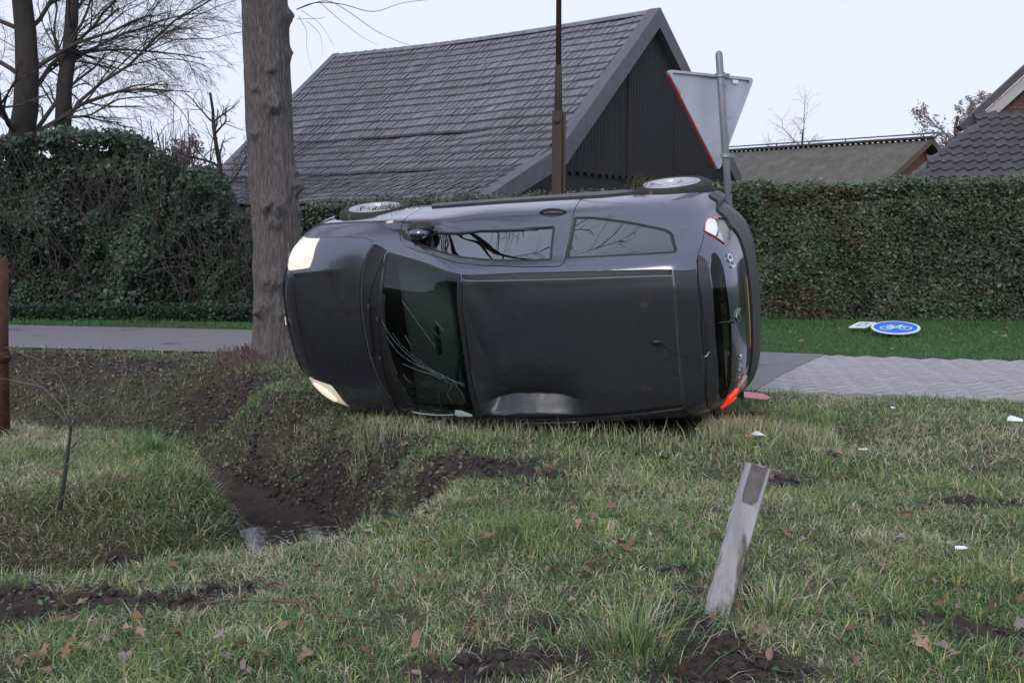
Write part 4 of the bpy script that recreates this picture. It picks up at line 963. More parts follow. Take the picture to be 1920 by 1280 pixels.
# doors: skin, glass, frame, handle, mirror
for sgn, do, dg in zip((-1, 1), both(door_o), both(dgl_o)):
    d = skin_panel('door', do, paint, car, holes=[dg], gap=.007)
    skin_panel('door_window', dg, g_side, d, off=-.006, depth=0, gap=0)
    skin_panel('window_seal', shift_in(dg, -.012), blackp, d, off=.002, depth=.012, holes=[shift_in(dg, .004)], gap=0)
    k = (1, -sgn, 1)
    mir = lambda st: st if sgn < 0 else mirror(st)
    sail = outline(mir(trace(crop([(440, 440), (540, 438), (575, 470), (652, 548), (545, 516), (527, 480)], 620, 320, 4))), rnd=0)
    skin_panel('mirror_mount', sail, blackp, d, off=.003, depth=.01)
    h0, h1 = mir(trace([(1012, 399), (1062, 398)])); q = [h0+(h1-h0)*a for a in np.linspace(0, 1, 9)]
    Pn = surf(q); Nn = snorm(q); lift = np.array([.0, .012, .02, .023, .024, .023, .02, .012, .0])
    MB().tube(Pn+Nn*lift[:, None], [.007, .009, .010, .010, .010, .010, .010, .009, .007], 8).build('handle', blackp, d, True, False)
    cup = outline(np.array([h0+(h1-h0)*.2+[0, .02*sgn], h0+(h1-h0)*.8+[0, .02*sgn], h0+(h1-h0)*.72-[0, .26*sgn], h0+(h1-h0)*.28-[0, .26*sgn]]), rnd=2)
    skin_panel('handle_cup', cup, chrome if False else paint, d, off=.004, depth=.004)
    if sgn < 0:
        st = mir(trace([(783, 452)]))[0]; B0 = surf([st])[0]
        Cm = B0+np.array([.030, .060*sgn, .0])
        mm = MB(); V = []; F = []; nu, nv_ = 24, 14
        for i in range(nv_+1):
            th_ = math.pi*i/nv_
            for j in range(nu):
                ph = 2*math.pi*j/nu; x = math.sin(th_)*math.cos(ph); y = math.cos(th_); z = math.sin(th_)*math.sin(ph)
                xx = x*.085 if x < 0 else x*.075
                V.append(Cm+np.array([xx, y*.052, z*.075]))
        for i in range(nv_):
            for j in range(nu): F.append((i*nu+j, i*nu+(j+1) % nu, (i+1)*nu+(j+1) % nu, (i+1)*nu+j))
        mo = mm.add(V, F).build('mirror', paint, d, True, False)
        mb = MB().tube([B0+[-.03, 0, 0], B0+np.array([-.02, .02*sgn, 0]), Cm+[-.01, .02, .0]], [.03, .028, .03], 10); mb.build('mirror_arm', blackp, mo, True, False)
        V2 = np.array(V); V2 = Cm+(V2-Cm)*np.array([1.32, .9, 1.0])+np.array([.008, .034*sgn, -.025]); MB().add(V2, F).build('mirror_housing', blackp, mo, True, False)
for o in both(qgl_o):
    q_ = skin_panel('quarter_window', o, g_side, car, off=-.004, depth=0, gap=.001)
    skin_panel('glass_border', o, blackp, q_, off=-.0035, depth=.004, holes=[shift_in(o, .022)], gap=.001)
for sg in (-1, 1):                                    # sill moulding and front trim triangle, repeater
    so = outline(np.array([(6.9, 7.05*sg), (10.9, 6.85*sg), (11.55, 7.15*sg), (11.6, 7.7*sg), (11.5, 7.95*sg), (6.6, 7.95*sg)]), rnd=1)
    skin_panel('sill_moulding', so, mat('bumper_plastic', (.035, .037, .042), .5, 0, .1, 20, bump=.05, bscale=300), car, off=.014, depth=.03)
    st = np.array(on_car(731, 417)); st = st if sg < 0 else st*np.array([1, -1]); P = surf([st])[0]; n = snorm([st])[0]; T_ = dsurf([st])[0][0]; T_ /= np.linalg.norm(T_); B_ = np.cross(n, T_)
    MB().prism([P-n*.004+T_*.034*math.cos(a)+B_*.017*math.sin(a) for a in np.linspace(0, 2*math.pi, 16, endpoint=False)], n*.009).build('side_repeater', amber, car, False, False)

# tailgate
tgt = skin_panel('tailgate', tail_o, paint, car, holes=[tgl_o, spo_o])
skin_panel('rear_window', tgl_o, g_rear, tgt, off=-.002, depth=0)
spo = skin_panel('spoiler', spo_o, fabric, tgt, off=.006, depth=.02)
ex = outline(trace(crop([(852, 712), (872, 716), (888, 740), (890, 870), (878, 892), (866, 885), (858, 800)], 980)), rnd=1)
skin_panel('brake_light', ex, blackp, spo, off=.009, depth=.006)
on_skin_line(crop([(866, 892), (880, 884), (889, 868)], 980), .003, 'brake_light_rim', chrome, spo, .012)
badge('badge', rsb, chev, tgt, .085, .004)
rp = on_car(1369, 602); P = surf(rp)[0]; n = snorm(rp)[0]
wv = MB().lathe([(0, .03), (.012, .03), (.016, .0)], P, n, 12)
e = surf(on_car(1345, 604))[0]; wv.tube([P+n*.02, (P+e)/2+n*.028, e+n*.012], [.009, .007, .004], 6); wv.build('rear_wiper', blackp, tgt, True, False)
def letters(txt, st, size, parent):
    cu = bpy.data.curves.new('letters', 'FONT'); cu.body = txt; cu.size = size; cu.extrude = .0025; cu.space_character = 1.15; cu.align_x = 'CENTER'; cu.align_y = 'CENTER'
    tmp = bpy.data.objects.new('tmp', cu); COL.objects.link(tmp); bpy.context.view_layer.update()
    me = bpy.data.meshes.new_from_object(tmp.evaluated_get(bpy.context.evaluated_depsgraph_get())); bpy.data.objects.remove(tmp)
    me.materials.clear(); me.materials.append(chrome); me.name = 'lettering'
    o = bpy.data.objects.new('lettering', me); COL.objects.link(o); o.parent = parent
    P = surf([st])[0]; n = snorm([st])[0]; r_ = np.cross((0, 0, 1), n); r_ /= np.linalg.norm(r_); u = np.cross(n, r_)
    P = P+n*.006
    o.matrix_local = Matrix([[r_[i], u[i], n[i], P[i]] for i in range(3)]+[[0, 0, 0, 1]])
letters('PLURIEL', on_car(1387, 690), .055, tgt)
letters('C3', on_car(1370, 489), .085, tgt)
pl = outline(sym(np.array([(15.42, 0), (15.44, -1.45), (15.84, -1.4), (15.86, 0)])), rnd=0)
rec = skin_panel('plate_recess', pl, blackp, tgt, off=.002, depth=.004)
skin_panel('number_plate', outline(sym(np.array([(15.68, 0), (15.69, -.85), (15.79, -.85), (15.80, 0)])), rnd=0), yplate, rec, off=.006, depth=.003)
# tail lamps: the right one smashed, the left one lit
tl = skin_panel('tail_lamp', shift_in(tlamp_o, .004), under, car, off=-.035, depth=0, gap=0)
tag(tl, 'smashed tail lamp with its white inside laid bare')
skin_panel('white_housing', outline(np.array([(14.33, -3.78), (14.62, -4.1), (15.0, -4.28), (15.55, -3.92), (15.42, -3.45), (15.1, -3.1), (14.66, -2.98)]), rnd=1), whitep, tl, off=.006, depth=.012)
skin_panel('lens_shard', outline(np.array([(14.62, -3.1), (14.7, -2.95), (15.12, -3.05), (15.12, -2.8), (14.92, -2.5)]), rnd=0), mat('grey_lens', (.42, .43, .46), .2, 0, .1, 20, coat=1), tl, off=.002, depth=.01)
skin_panel('red_shard', outline(np.array([(15.3, -4.05), (15.6, -3.86), (15.72, -3.5), (15.5, -3.55)]), rnd=0), redlens, tl, off=.012, depth=.008)
st = densify(np.array([(15.45, -4.0), (15.0, -4.3), (14.62, -4.12), (14.30, -3.78), (14.9, -2.46)]), .03, False)
MB().tube(surf(st)+snorm(st)*.004, .004, 5).build('lens_rim', redlens, tl, True, False)
tl2 = skin_panel('tail_lamp', outline(trace(crop([(1033, 1038), (1072, 978), (1066, 1058), (1048, 1088), (1014, 1124), (1024, 1080)], 980)), rnd=0), pinkl, car, off=.012, depth=.02, gap=0)
tag(tl2, 'tail lamp at the ground side, still burning red')
skin_panel('lit_lens', outline(trace(crop([(948, 1136), (988, 1088), (1031, 1042), (1022, 1086), (1010, 1122), (975, 1134)], 980)), rnd=0), redlit, tl2, off=.013, depth=.02, gap=0)
rb = skin_panel('rear_bumper', rb_o, blackp if False else mat('bumper_plastic', (.035, .037, .042), .5, 0, .1, 20, bump=.05, bscale=300), car, off=.012, depth=.03)

# wheels
def wheel(cx, cy, cz, sg, toe=0.):
    t = bpy.data.objects.new('wheel', None); t.empty_display_size = .1; COL.objects.link(t); t.parent = car; t.location = (cx, cy, cz); t.rotation_euler = (0, 0, toe)
    ax = (0, sg, 0); w = .09
    prof = [(.20, -w), (.255, -w*1.02), (.288, -w*.82), (.298, -w*.4), (.30, 0), (.298, w*.4), (.288, w*.82), (.255, w*1.02), (.215, w*.95), (.205, w*.8)]
    MB().lathe(prof, (0, 0, 0), ax, 48).build('tyre', rubber, t, True, False)
    rm = MB().lathe([(.213, w*.93), (.207, w*1.0), (.198, w*.96), (.190, w*.55), (.186, -w*.6)], (0, 0, 0), ax, 48)
    rm.lathe([(0., w*.88), (.028, w*.86), (.034, w*.78), (.05, w*.72), (.055, w*.3)], (0, 0, 0), ax, 24)
    rm = rm.build('rim', alloy, t, True, False)
    for k in range(7):
        a = 2*math.pi*k/7+.3; d = np.array([math.cos(a), 0, math.sin(a)]); q = np.array([-math.sin(a), 0, math.cos(a)]); y = np.array([0, sg, 0])
        P = [(.045, .024, .70), (.12, .020, .80), (.196, .030, .90)]; V = []
        for (r_, hw, hh) in P: V += [d*r_-q*hw+y*w*hh, d*r_+q*hw+y*w*hh, d*r_+q*hw*1.15+y*w*(hh-.35), d*r_-q*hw*1.15+y*w*(hh-.35)]
        F = [(i*4+j, i*4+(j+1) % 4, i*4+4+(j+1) % 4, i*4+4+j) for i in range(2) for j in range(4)]
        sharp(MB().add(V, F).build('spoke', alloy, rm, False, False))
    MB().lathe([(0, -w*.2), (.19, -w*.2)], (0, 0, 0), ax, 32).build('brake_disc', under, t, True, False)
    return t
wheel(.79, -.765, .29, -1, 0.05); wheel(3.236, -.785, .275, -1); wheel(.79, .745, .29, 1); wheel(3.236, .745, .29, 1)
# cabin
m = MB(); m.box((1.42, 0, .83), (.42, 1.30, .20)); m.box((1.48, 0, .55), (.3, .3, .5)); m.box((2.2, 0, .33), (1.6, 1.3, .06))
bevel(m.build('dashboard', mat('dash_plastic', (.07, .075, .075), .6, 0, .1, 20), car, False, False), .03, 3)
for y in (-.36, .36):
    s = MB(); s.box((2.08, y, .50), (.5, .48, .16)); bk = Matrix.Rotation(R(18), 3, 'Y')
    s.box((2.42, y, .82), (.14, .48, .62), np.array(bk)); s.box((2.54, y, 1.20), (.10, .26, .17), np.array(bk))
    bevel(s.build('seat', seatf, car, False, False), .04, 3)
s = MB(); s.box((3.05, 0, .52), (.45, 1.15, .15)); s.box((3.3, 0, .82), (.12, 1.15, .55), np.array(Matrix.Rotation(R(15), 3, 'Y'))); bevel(s.build('rear_seat', seatf, car, False, False), .04, 3)
a = np.linspace(0, 2*math.pi, 28); c_, u_, v_ = np.array([1.72, .36, .92]), np.array([0, 1., 0]), np.array([-.42, 0, .9])
stw = MB().tube([c_+.18*(math.cos(q)*u_+math.sin(q)*v_) for q in a], .015, 8, False)
stw.tube([c_-.17*u_, c_+.17*u_], .014, 6); stw.tube([c_, c_-.17*v_], .014, 6); stw.tube([c_, np.array([1.5, .36, .80])], .025, 8)
stw.build('steering_wheel', blackp, car, True, False)
m = MB(); m.box((1.62, 0, 1.27), (.03, .22, .06)); bevel(m.build('inside_mirror', blackp, car, False, False), .01)
# ================================================================== grass and litter on the ground
def blades(P, h, w, rng, lean, col, bend=.5, az=None):
    n = len(P); az = rng.uniform(0, 2*math.pi, n) if az is None else az; d = np.stack([np.cos(az), np.sin(az), 0*az], 1); s = np.stack([-np.sin(az+rng.normal(0, .9, n)), np.cos(az+rng.normal(0, .9, n)), 0*az], 1)
    h = h[:, None]; w = w[:, None]; le = np.asarray(lean)[:, None]; up = np.array([0, 0, 1.])
    m1 = P+up*h*.55*np.cos(le)+d*h*.55*np.sin(le); le2 = le+bend*np.abs(rng.normal(1, .5, (n, 1))); tp = m1+up*h*.5*np.cos(le2)+d*h*.5*np.sin(le2)
    V = np.stack([P-s*w*.5, P+s*w*.5, m1-s*w*.4, m1+s*w*.4, tp], 1).reshape(-1, 3); b = np.arange(n)[:, None]*5
    F = np.concatenate([b+[0, 1, 3], b+[0, 3, 2], b+[2, 3, 4]], 0)
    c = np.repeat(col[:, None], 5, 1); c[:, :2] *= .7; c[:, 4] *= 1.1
    return V, F, c.reshape(-1, 3)
grassm = mat('grass_blade', rough=.6, attr=True, var=.12, scale=20, trans=.30, spec=.3)
rng = np.random.default_rng(77)
def scatter(n, y0, y1, pw=1.0, wide=.60, pad=.5):
    u = rng.random(n); y = (y0**pw+u*(y1**pw-y0**pw))**(1/pw); x = rng.uniform(-1, 1, n)*(y*wide+pad); return x, y
GREEN = np.array([.140, .258, .098]); YEL = np.array([.385, .425, .155]); STRAW = np.array([.58, .515, .385]); LUSH = np.array([.095, .205, .075]); DEEP = np.array([.070, .175, .085])
def region_mix(x, y):
    dA, sA = dpoly(x, y, DA); dB, sB = dpoly(x, y, DB)
    mound = (x < -1.25) & (sA > 0) & (sB < 0)                # field corner between the two ditches
    return mound, dA, dB
def car_foot(x, y):                                          # under the car
    q = (np.stack([x, y, 0*x-.02], 1)-CAR_T)@CAR_M
    return (q[:, 0] > 1.15) & (q[:, 0] < 3.45) & (q[:, 2] > .0) & (q[:, 2] < 1.42)
def grass_layer(name, n, y0, y1, pw, hr, wr, straw, xr=None):
    x, y = scatter(n, y0, y1, pw)
    if xr: x = rng.uniform(xr[0], xr[1], n)
    sm = soil_mask(x, y); rm = road_mask(x, y); cl = fbm(x*4.2, y*4.2, 3, 91); cl2 = fbm(x*1.1, y*1.1, 3, 95)
    z = hgt(x, y); mound, dA, dB = region_mix(x, y)
    keep = (rng.random(n) > sm*.985) & (rm < .55) & (z > WZ+.05) & (rng.random(n) < .1+1.3*cl) & ~(car_foot(x, y))
    x, y, z, cl, cl2, mound, sm = [a[keep] for a in (x, y, z, cl, cl2, mound, sm)]; k = len(x)
    back = y > np.interp(x, ROADF[:, 0], ROADF[:, 1])-.05
    hsc = .55+.95*fbm(x*2.3, y*2.3, 3, 101); h = rng.uniform(hr[0], hr[1], k)*hsc
    h = np.where(mound, h*1.35, h); h = np.where(back, rng.uniform(.04, .085, k), h)
    pst = np.clip(straw+(cl2-.5)*1.5+np.where(mound, .06, 0), .02, .9); pst = np.where(back, .02, pst); r = rng.random(k)
    col = np.where((r < pst)[:, None], STRAW, np.where((rng.random(k) < .30+.5*(cl-.5))[:, None], YEL, GREEN)); col = np.where(back[:, None], LUSH, col)
    col = col*rng.uniform(.6, 1.35, (k, 1))*np.array([1, 1, 1])
    lean = np.abs(rng.normal(.5, .45, k))+np.where(r < pst, .35, 0); lean = np.where(mound, lean+.15, lean)
    az = rng.uniform(0, 2*math.pi, k); az = np.where(mound & (rng.random(k) < .6), rng.normal(-.5, .8, k), az)
    w = rng.uniform(wr[0], wr[1], k); V, F, c = blades(np.stack([x, y, z-.008], 1), h, w, rng, lean, col, .55, az)
    return tag(mesh(name, V, F, grassm, col=c), 'rough autumn grass mixed green and straw', 'grass', kind='stuff')
grass_layer('near_grass', 150000, 2.9, 5.6, 1.2, (.025, .095), (.0022, .0045), .28)
grass_layer('verge_grass', 140000, 5.4, 9.2, 1.5, (.025, .10), (.003, .006), .30)
grass_layer('far_grass', 130000, 8.8, 16.5, 1.4, (.03, .09), (.005, .010), .25)
grass_layer('bank_grass', 60000, 4.2, 8.0, 1., (.03, .10), (.0028, .005), .40, (-4.2, -1.0))
# tufts: blades springing from a common crown, each tuft with a tint of its own
def tufts(name, n, y0, y1, pw, nb, hr, wr, spread, label, xr=None):
    x, y = scatter(n, y0, y1, pw)
    if xr: x = rng.uniform(xr[0], xr[1], n)
    sm = soil_mask(x, y); z = hgt(x, y); cl = fbm(x*2.2, y*2.2, 3, 191); mound, dA, dB = region_mix(x, y); back = y > np.interp(x, ROADF[:, 0], ROADF[:, 1])
    keep = (rng.random(n) > sm*.99) & (road_mask(x, y) < .35) & (z > WZ+.05) & ~car_foot(x, y) & (rng.random(n) < .25+1.2*cl) & ~back
    x, y, cl, mound = x[keep], y[keep], cl[keep], mound[keep]; n = len(x); zone = fbm(x*.8, y*.8, 3, 201)
    r = rng.random(n)+(zone-.5)*1.3; tint = np.where((r < .33)[:, None], STRAW, np.where((r < .60)[:, None], YEL, np.where((r < .86)[:, None], GREEN, DEEP)))*rng.uniform(.55, 1.3, (n, 1))
    tint = np.where((mound & (rng.random(n) < .25))[:, None], STRAW*np.array([.92, .95, 1.0])*rng.uniform(.6, 1.15, (n, 1)), tint)
    th = rng.uniform(hr[0], hr[1], n)*(.6+.8*cl)*np.where(mound, 1.25, 1.); i = np.repeat(np.arange(n), rng.integers(nb[0], nb[1], n)); k = len(i)
    a = rng.uniform(0, 2*math.pi, k); q = np.abs(rng.normal(0, spread, k)); X = x[i]+np.cos(a)*q; Y = y[i]+np.sin(a)*q
    c = tint[i]*rng.uniform(.65, 1.3, (k, 1)); dry = rng.random(k) < .14; c[dry] = STRAW*rng.uniform(.6, 1.2, (dry.sum(), 1))
    V, F, cc = blades(np.stack([X, Y, hgt(X, Y)-.008], 1), th[i]*rng.uniform(.45, 1.2, k), rng.uniform(wr[0], wr[1], k), rng, .22+q/spread*.55+np.abs(rng.normal(0, .3, k)), c, .8, a+rng.normal(0, .6, k))
    return tag(mesh(name, V, F, grassm, col=cc), label, 'grass', kind='stuff')
tufts('near_tufts', 7000, 2.9, 5.6, 1.2, (9, 24), (.032, .085), (.003, .0062), .022, 'tufts of fresh and dry grass in the rough verge')
tufts('verge_tufts', 7000, 5.4, 9.2, 1.5, (8, 18), (.03, .085), (.0035, .007), .026, 'tufts of grass between the post and the car')
tufts('mound_tufts', 4200, 4.2, 8.2, 1., (9, 20), (.045, .10), (.003, .006), .03, 'long tussocky grass on the field corner', (-4.4, -1.2))
# longer fringe against the car and on the ditch lips
n = 9000; x = rng.uniform(-1.2, 2.2, n); y = 7.12-.20*(x-.3)-rng.exponential(.16, n)+.05; k = ~car_foot(x, y) & (rng.random(n) < .25+.9*fbm(x*5, y*5, 2, 7)); x, y = x[k], y[k]; n = len(x)
col = np.where((rng.random(n) < .55)[:, None], STRAW, np.where((rng.random(n) < .5)[:, None], YEL, GREEN))*rng.uniform(.6, 1.3, (n, 1))
V, F, c = blades(np.stack([x, y, hgt(x, y)-.01], 1), rng.uniform(.07, .19, n), rng.uniform(.003, .005, n), rng, np.abs(rng.normal(.25, .3, n)), col, .5)
tag(mesh('grass_fringe', V, F, grassm, col=c), 'longer pale grass fringe along the roof of the overturned car', 'grass', kind='stuff')
# big tussocks
def tussock(px, py, n, h, spread, label, cols, seed):
    r = np.random.default_rng(seed); c = ground(px, py, 0); c[2] = hgt(c[:1], c[1:2])[0]; a = r.uniform(0, 2*math.pi, n); q = np.abs(r.normal(0, spread, n)); x = c[0]+np.cos(a)*q; y = c[1]+np.sin(a)*q
    col = np.array(cols)[r.integers(0, len(cols), n)]*r.uniform(.6, 1.35, (n, 1)); V, F, cc = blades(np.stack([x, y, hgt(x, y)-.01], 1), r.uniform(.5, 1.2, n)*h, r.uniform(.003, .0055, n), r, .15+q/spread*.35, col, .75, a+r.normal(0, .5, n))
    t = thing('grass_tussock', tuple(c), label, 'grass'); tag(child('leaves', V, F, grassm, t, False, cc), kind='stuff')
tussock(1190, 1215, 640, .19, .17, 'big lush grass tussock beside torn soil by the leaning post', [GREEN, YEL*.9, GREEN*1.2, STRAW*.9, DEEP], 1)
tussock(1450, 1150, 420, .16, .10, 'yellow-green grass tussock just right of the foot of the leaning post', [YEL, STRAW, GREEN], 2)
tussock(680, 850, 260, .17, .09, 'dark green tussock on the lip of the ditch by the car', [GREEN, STRAW], 3)
tussock(290, 860, 300, .22, .10, 'fresh green grass tussock on the far edge of the field corner', [LUSH*1.3, GREEN], 4)
# low leafy weeds on the bank and in the turf
n = 26000; x, y = scatter(n, 3.0, 11.0, 1.4); sm = soil_mask(x, y); z = hgt(x, y); mound, dA, dB = region_mix(x, y)
bank = (dA < 2.2) & (x < -.4) & ~mound
pk = np.where(bank, .75, .22)*sstep(.38, .62, fbm(x*3.0, y*3.0, 3, 120)+np.where(bank, .16, 0)); keep = (rng.random(n) < pk) & (road_mask(x, y) < .2) & (z > WZ+.04) & ~car_foot(x, y)
x, y, z = x[keep], y[keep], z[keep]; n = len(x); P = np.stack([x, y, z+rng.uniform(.005, .06, n)], 1); V, F = leafquads(P, np.array([0, -.2, 1])+rng.normal(0, .45, (n, 3)), rng.uniform(.010, .030, n), rng)
col = np.array([.065, .125, .055])*rng.uniform(.6, 1.5, (n, 1)); tag(mesh('ground_weeds', V, F, leafm, col=np.repeat(col, 4, 0)), 'low clover and ground ivy among the grass', 'weeds', kind='stuff')
# clods of torn soil
n = 60000; x, y = scatter(n, 3.0, 9.5, 1.3); sm = soil_mask(x, y); keep = (rng.random(n) < sm**2*.6) & (road_mask(x, y) < .2) & (hgt(x, y) > WZ+.02); x, y = x[keep][:9000], y[keep][:9000]; n = len(x)
o8 = unit(np.array([(1, 0, 0), (-1, 0, 0), (0, 1, 0), (0, -1, 0), (0, 0, 1), (0, 0, -1)], float)); f8 = np.array([(0, 2, 4), (2, 1, 4), (1, 3, 4), (3, 0, 4), (2, 0, 5), (1, 2, 5), (3, 1, 5), (0, 3, 5)])
s = np.minimum(rng.exponential(.007, n)+.003, .028); V = (o8[None]*rng.uniform(.6, 1.3, (n, 6, 1))*s[:, None, None]+np.stack([x, y, hgt(x, y)+s*.3], 1)[:, None]); F = (np.arange(n)[:, None, None]*6+f8[None]).reshape(-1, 3)
tag(mesh('soil_clods', V.reshape(-1, 3), F, mat('clod_soil', (.042, .031, .027), .95, 0, .4, 40, bump=.5)), 'loose dark crumbs of torn soil', 'soil', kind='stuff')
# dead leaves, stalks and crumbs on the bank of the ditch
n = 30000; x = rng.uniform(-7.5, -.3, n); y = rng.uniform(5.6, 11.2, n); mound, dA, dB = region_mix(x, y); z = hgt(x, y)
keep = (dA < 2.3) & ~mound & (z > WZ+.01) & (road_mask(x, y) < .2) & (rng.random(n) < .25+1.1*fbm(x*2.5, y*2.5, 3, 301)); x, y, z = x[keep], y[keep], z[keep]; n = len(x)
V, F = leafquads(np.stack([x, y, z+rng.uniform(.004, .035, n)], 1), np.array([0, -.3, 1])+rng.normal(0, .5, (n, 3)), rng.uniform(.012, .045, n), rng); r = rng.random(n)
col = np.where((r < .40)[:, None], [[.12, .078, .055]], np.where((r < .62)[:, None], [[.20, .155, .11]], [[.075, .125, .055]]))*rng.uniform(.5, 1.4, (n, 1)); tag(mesh('bank_litter', V, F, leafm, col=np.repeat(col, 4, 0)), 'dead leaves and small weeds littering the ditch bank', 'litter', kind='stuff')
n = 16000; x = rng.uniform(-7.5, -.2, n); y = rng.uniform(5.6, 11.2, n); mound, dA, dB = region_mix(x, y); z = hgt(x, y)
keep = (dA < 2.4) & ~mound & (z > WZ+.03) & (road_mask(x, y) < .2) & (rng.random(n) < sstep(.35, .7, fbm(x*1.8, y*1.8, 3, 311))*(1-.85*sstep(.25, .6, soil_mask(x, y)))); x, y, z = x[keep], y[keep], z[keep]; n = len(x)
col = np.where((rng.random(n) < .6)[:, None], STRAW*.55, GREEN*.7)*rng.uniform(.4, 1.2, (n, 1)); V, F, c = blades(np.stack([x, y, z-.01], 1), rng.uniform(.06, .22, n), rng.uniform(.003, .006, n), rng, np.abs(rng.normal(.6, .5, n)), col, .7)
tag(mesh('bank_stalks', V, F, grassm, col=c), 'bleached dead stalks hanging on the ditch bank', 'grass', kind='stuff')
n = 26000; x = rng.uniform(-2.3, -.4, n); y = rng.uniform(5.7, 8.4, n); keep = (rng.random(n) < soil_mask(x, y)**2*.22) & (hgt(x, y) > WZ-.01); x, y = x[keep], y[keep]; n = len(x); s = np.minimum(rng.exponential(.009, n)+.003, .04)
V = (o8[None]*rng.uniform(.5, 1.4, (n, 6, 1))*s[:, None, None]+np.stack([x, y, hgt(x, y)+s*.2], 1)[:, None]); tag(mesh('ditch_clods', V.reshape(-1, 3), (np.arange(n)[:, None, None]*6+f8[None]).reshape(-1, 3), MATS['clod_soil']), 'dark lumps of earth fallen down the ditch wall', 'soil', kind='stuff')
n = 260; x = rng.normal(-1.25, .38, n); y = rng.normal(6.0, .5, n); keep = hgt(x, y) < WZ-.005; x, y = x[keep], y[keep]; n = len(x); V, F = leafquads(np.stack([x, y, np.full(n, WZ+.004)], 1), np.array([0, 0, 1])+rng.normal(0, .12, (n, 3)), rng.uniform(.008, .035, n), rng)
tag(mesh('floating_litter', V, F, leafm, col=np.repeat(np.array([.30, .25, .21])*rng.uniform(.4, 1.3, (n, 1)), 4, 0)), 'pale bits of litter floating on the ditch water', 'litter', kind='stuff')
# ivy and litter at the foot of the thicket
n = 9000; x = rng.uniform(-9, -3.2, n); y = 14.75+rng.random(n)**2*.9; V, F = leafquads(np.stack([x, y, rng.random(n)**2*.22+.02], 1), np.array([0, -.5, 1])+rng.normal(0, .5, (n, 3)), rng.uniform(.04, .075, n), rng)
tag(mesh('ground_ivy', V, F, leafm, col=np.repeat(np.array([.024, .050, .030])*rng.uniform(.5, 1.6, (n, 1)), 4, 0)), 'low ivy creeping out from the thicket onto the grass', 'ivy', kind='stuff')

# ---- fallen leaves, one by one
def leaf_shape(seed, lob):
    r = np.random.default_rng(seed); n = 18; a = np.linspace(0, 2*math.pi, n, endpoint=False); rr = (.5+lob*.18*np.cos(a*5+r.uniform(0, 1)))*(1+.25*np.cos(a))*r.uniform(.88, 1.12, n)
    x = rr*np.cos(a); y = rr*np.sin(a)*(.62 if lob > .5 else .42); cu = r.uniform(.3, 1.1); z = cu*(y**2)*1.2+cu*.5*(x**2)*r.choice([-1, 1])+r.normal(0, .025, n)
    V = [(0, 0, -.02)]+list(zip(x, y, z))+[(-.95, .02, .03), (-.55, .02, 0), (-.55, -.02, 0)]; F = [(0, 1+i, 1+(i+1) % n) for i in range(n)]+[(n+1, n+2, n+3)]; return V, F
leafmats = [mat('dead_leaf_%d' % i, c, .7, 0, .25, 60, trans=.15, objrand=.3) for i, c in enumerate([(.20, .105, .055), (.24, .15, .10), (.30, .20, .14), (.13, .065, .040), (.25, .19, .18)])]
LM = []
for i in range(10):
    V, F = leaf_shape(i, 1. if i % 3 else .15); me = bpy.data.meshes.new('fallen_leaf'); me.from_pydata(V, [], F); me.update(); me.materials.append(leafmats[i % 5])
    for p_ in me.polygons: p_.use_smooth = True
    LM.append(me)
spots = [(965, 1010), (1075, 962), (1145, 968), (705, 1100), (690, 1012), (890, 1195), (1655, 1172), (1245, 1010), (330, 1215), (410, 1225), (120, 1180), (375, 1125), (85, 1235), (645, 1010), (845, 990), (1010, 905), (835, 915), (760, 840), (870, 995),
         (1370, 835), (1420, 890), (1275, 880), (1100, 1080), (1725, 1110), (1640, 995), (1560, 855), (1700, 985), (1790, 1240), (1910, 1270), (1290, 1010), (1185, 870), (965, 850), (560, 850), (610, 870), (650, 880), (580, 905), (540, 880), (690, 770), (610, 960), (250, 700), (430, 700), (505, 870), (590, 840), (640, 850)]
rg = np.random.default_rng(12)
for i in range(165): spots.append((rg.uniform(0, 1920), 800+480*rg.random()**.9))
for i in range(34): spots.append((rg.uniform(1430, 1920), rg.uniform(608, 660)))
for i in range(22): spots.append((rg.uniform(30, 470), rg.uniform(592, 612)))
for i in range(26): spots.append((rg.uniform(380, 690), rg.uniform(700, 940)))
nl = 0; leaf_objs = []
for px, py in spots:
    c = ground(px, py, 0)
    for _ in range(12): c = ground(px, py, float(hgt(c[:1], c[1:2], False)[0]))
    if car_foot(c[:1], c[1:2])[0] or c[2] < WZ+.03: continue
    if road_mask(c[:1], c[1:2])[0] > .2: c[2] = .02
    else: c[2] = float(hgt(c[:1], c[1:2])[0])
    o = bpy.data.objects.new('fallen_leaf', LM[nl % 10]); COL.objects.link(o); nl += 1
    s = rg.uniform(.033, .068)*(1.15 if c[1] > 9 else 1); o.scale = (s, s, s); o.location = (c[0], c[1], c[2]+rg.uniform(.025, .065)*(.5 if c[1] > 9 else 1)); o.rotation_euler = (rg.normal(0, .35), rg.normal(0, .35), rg.uniform(0, 6.28))
    kc = ['rusty brown', 'tan', 'pale buff', 'dark brown', 'greyish pink'][(nl-1) % 10 % 5]; sh_ = 'lobed' if ((nl-1) % 10) % 3 else 'narrow'
    if road_mask(c[:1], c[1:2])[0] > .2: zn = 'lying on the road'
    elif c[1] > 9.5: zn = 'on the mown strip below the clipped hedge' if c[0] > 0 else 'on the mown strip below the thicket'
    elif dpoly(c[:1], c[1:2], DA)[0][0] < 1.7: zn = 'on the bank of the ditch'
    elif c[1] > 5.6: zn = 'in the grass close to the overturned car'
    elif c[0] < -.3: zn = 'in the grass beside the field ditch'
    else: zn = 'in the grass round the leaning post'
    tag(o, '%s %s dead leaf %s' % (kc, sh_, zn), 'leaf', 'fallen leaves: %s %s %s' % (kc, sh_, zn)); leaf_objs.append(o)
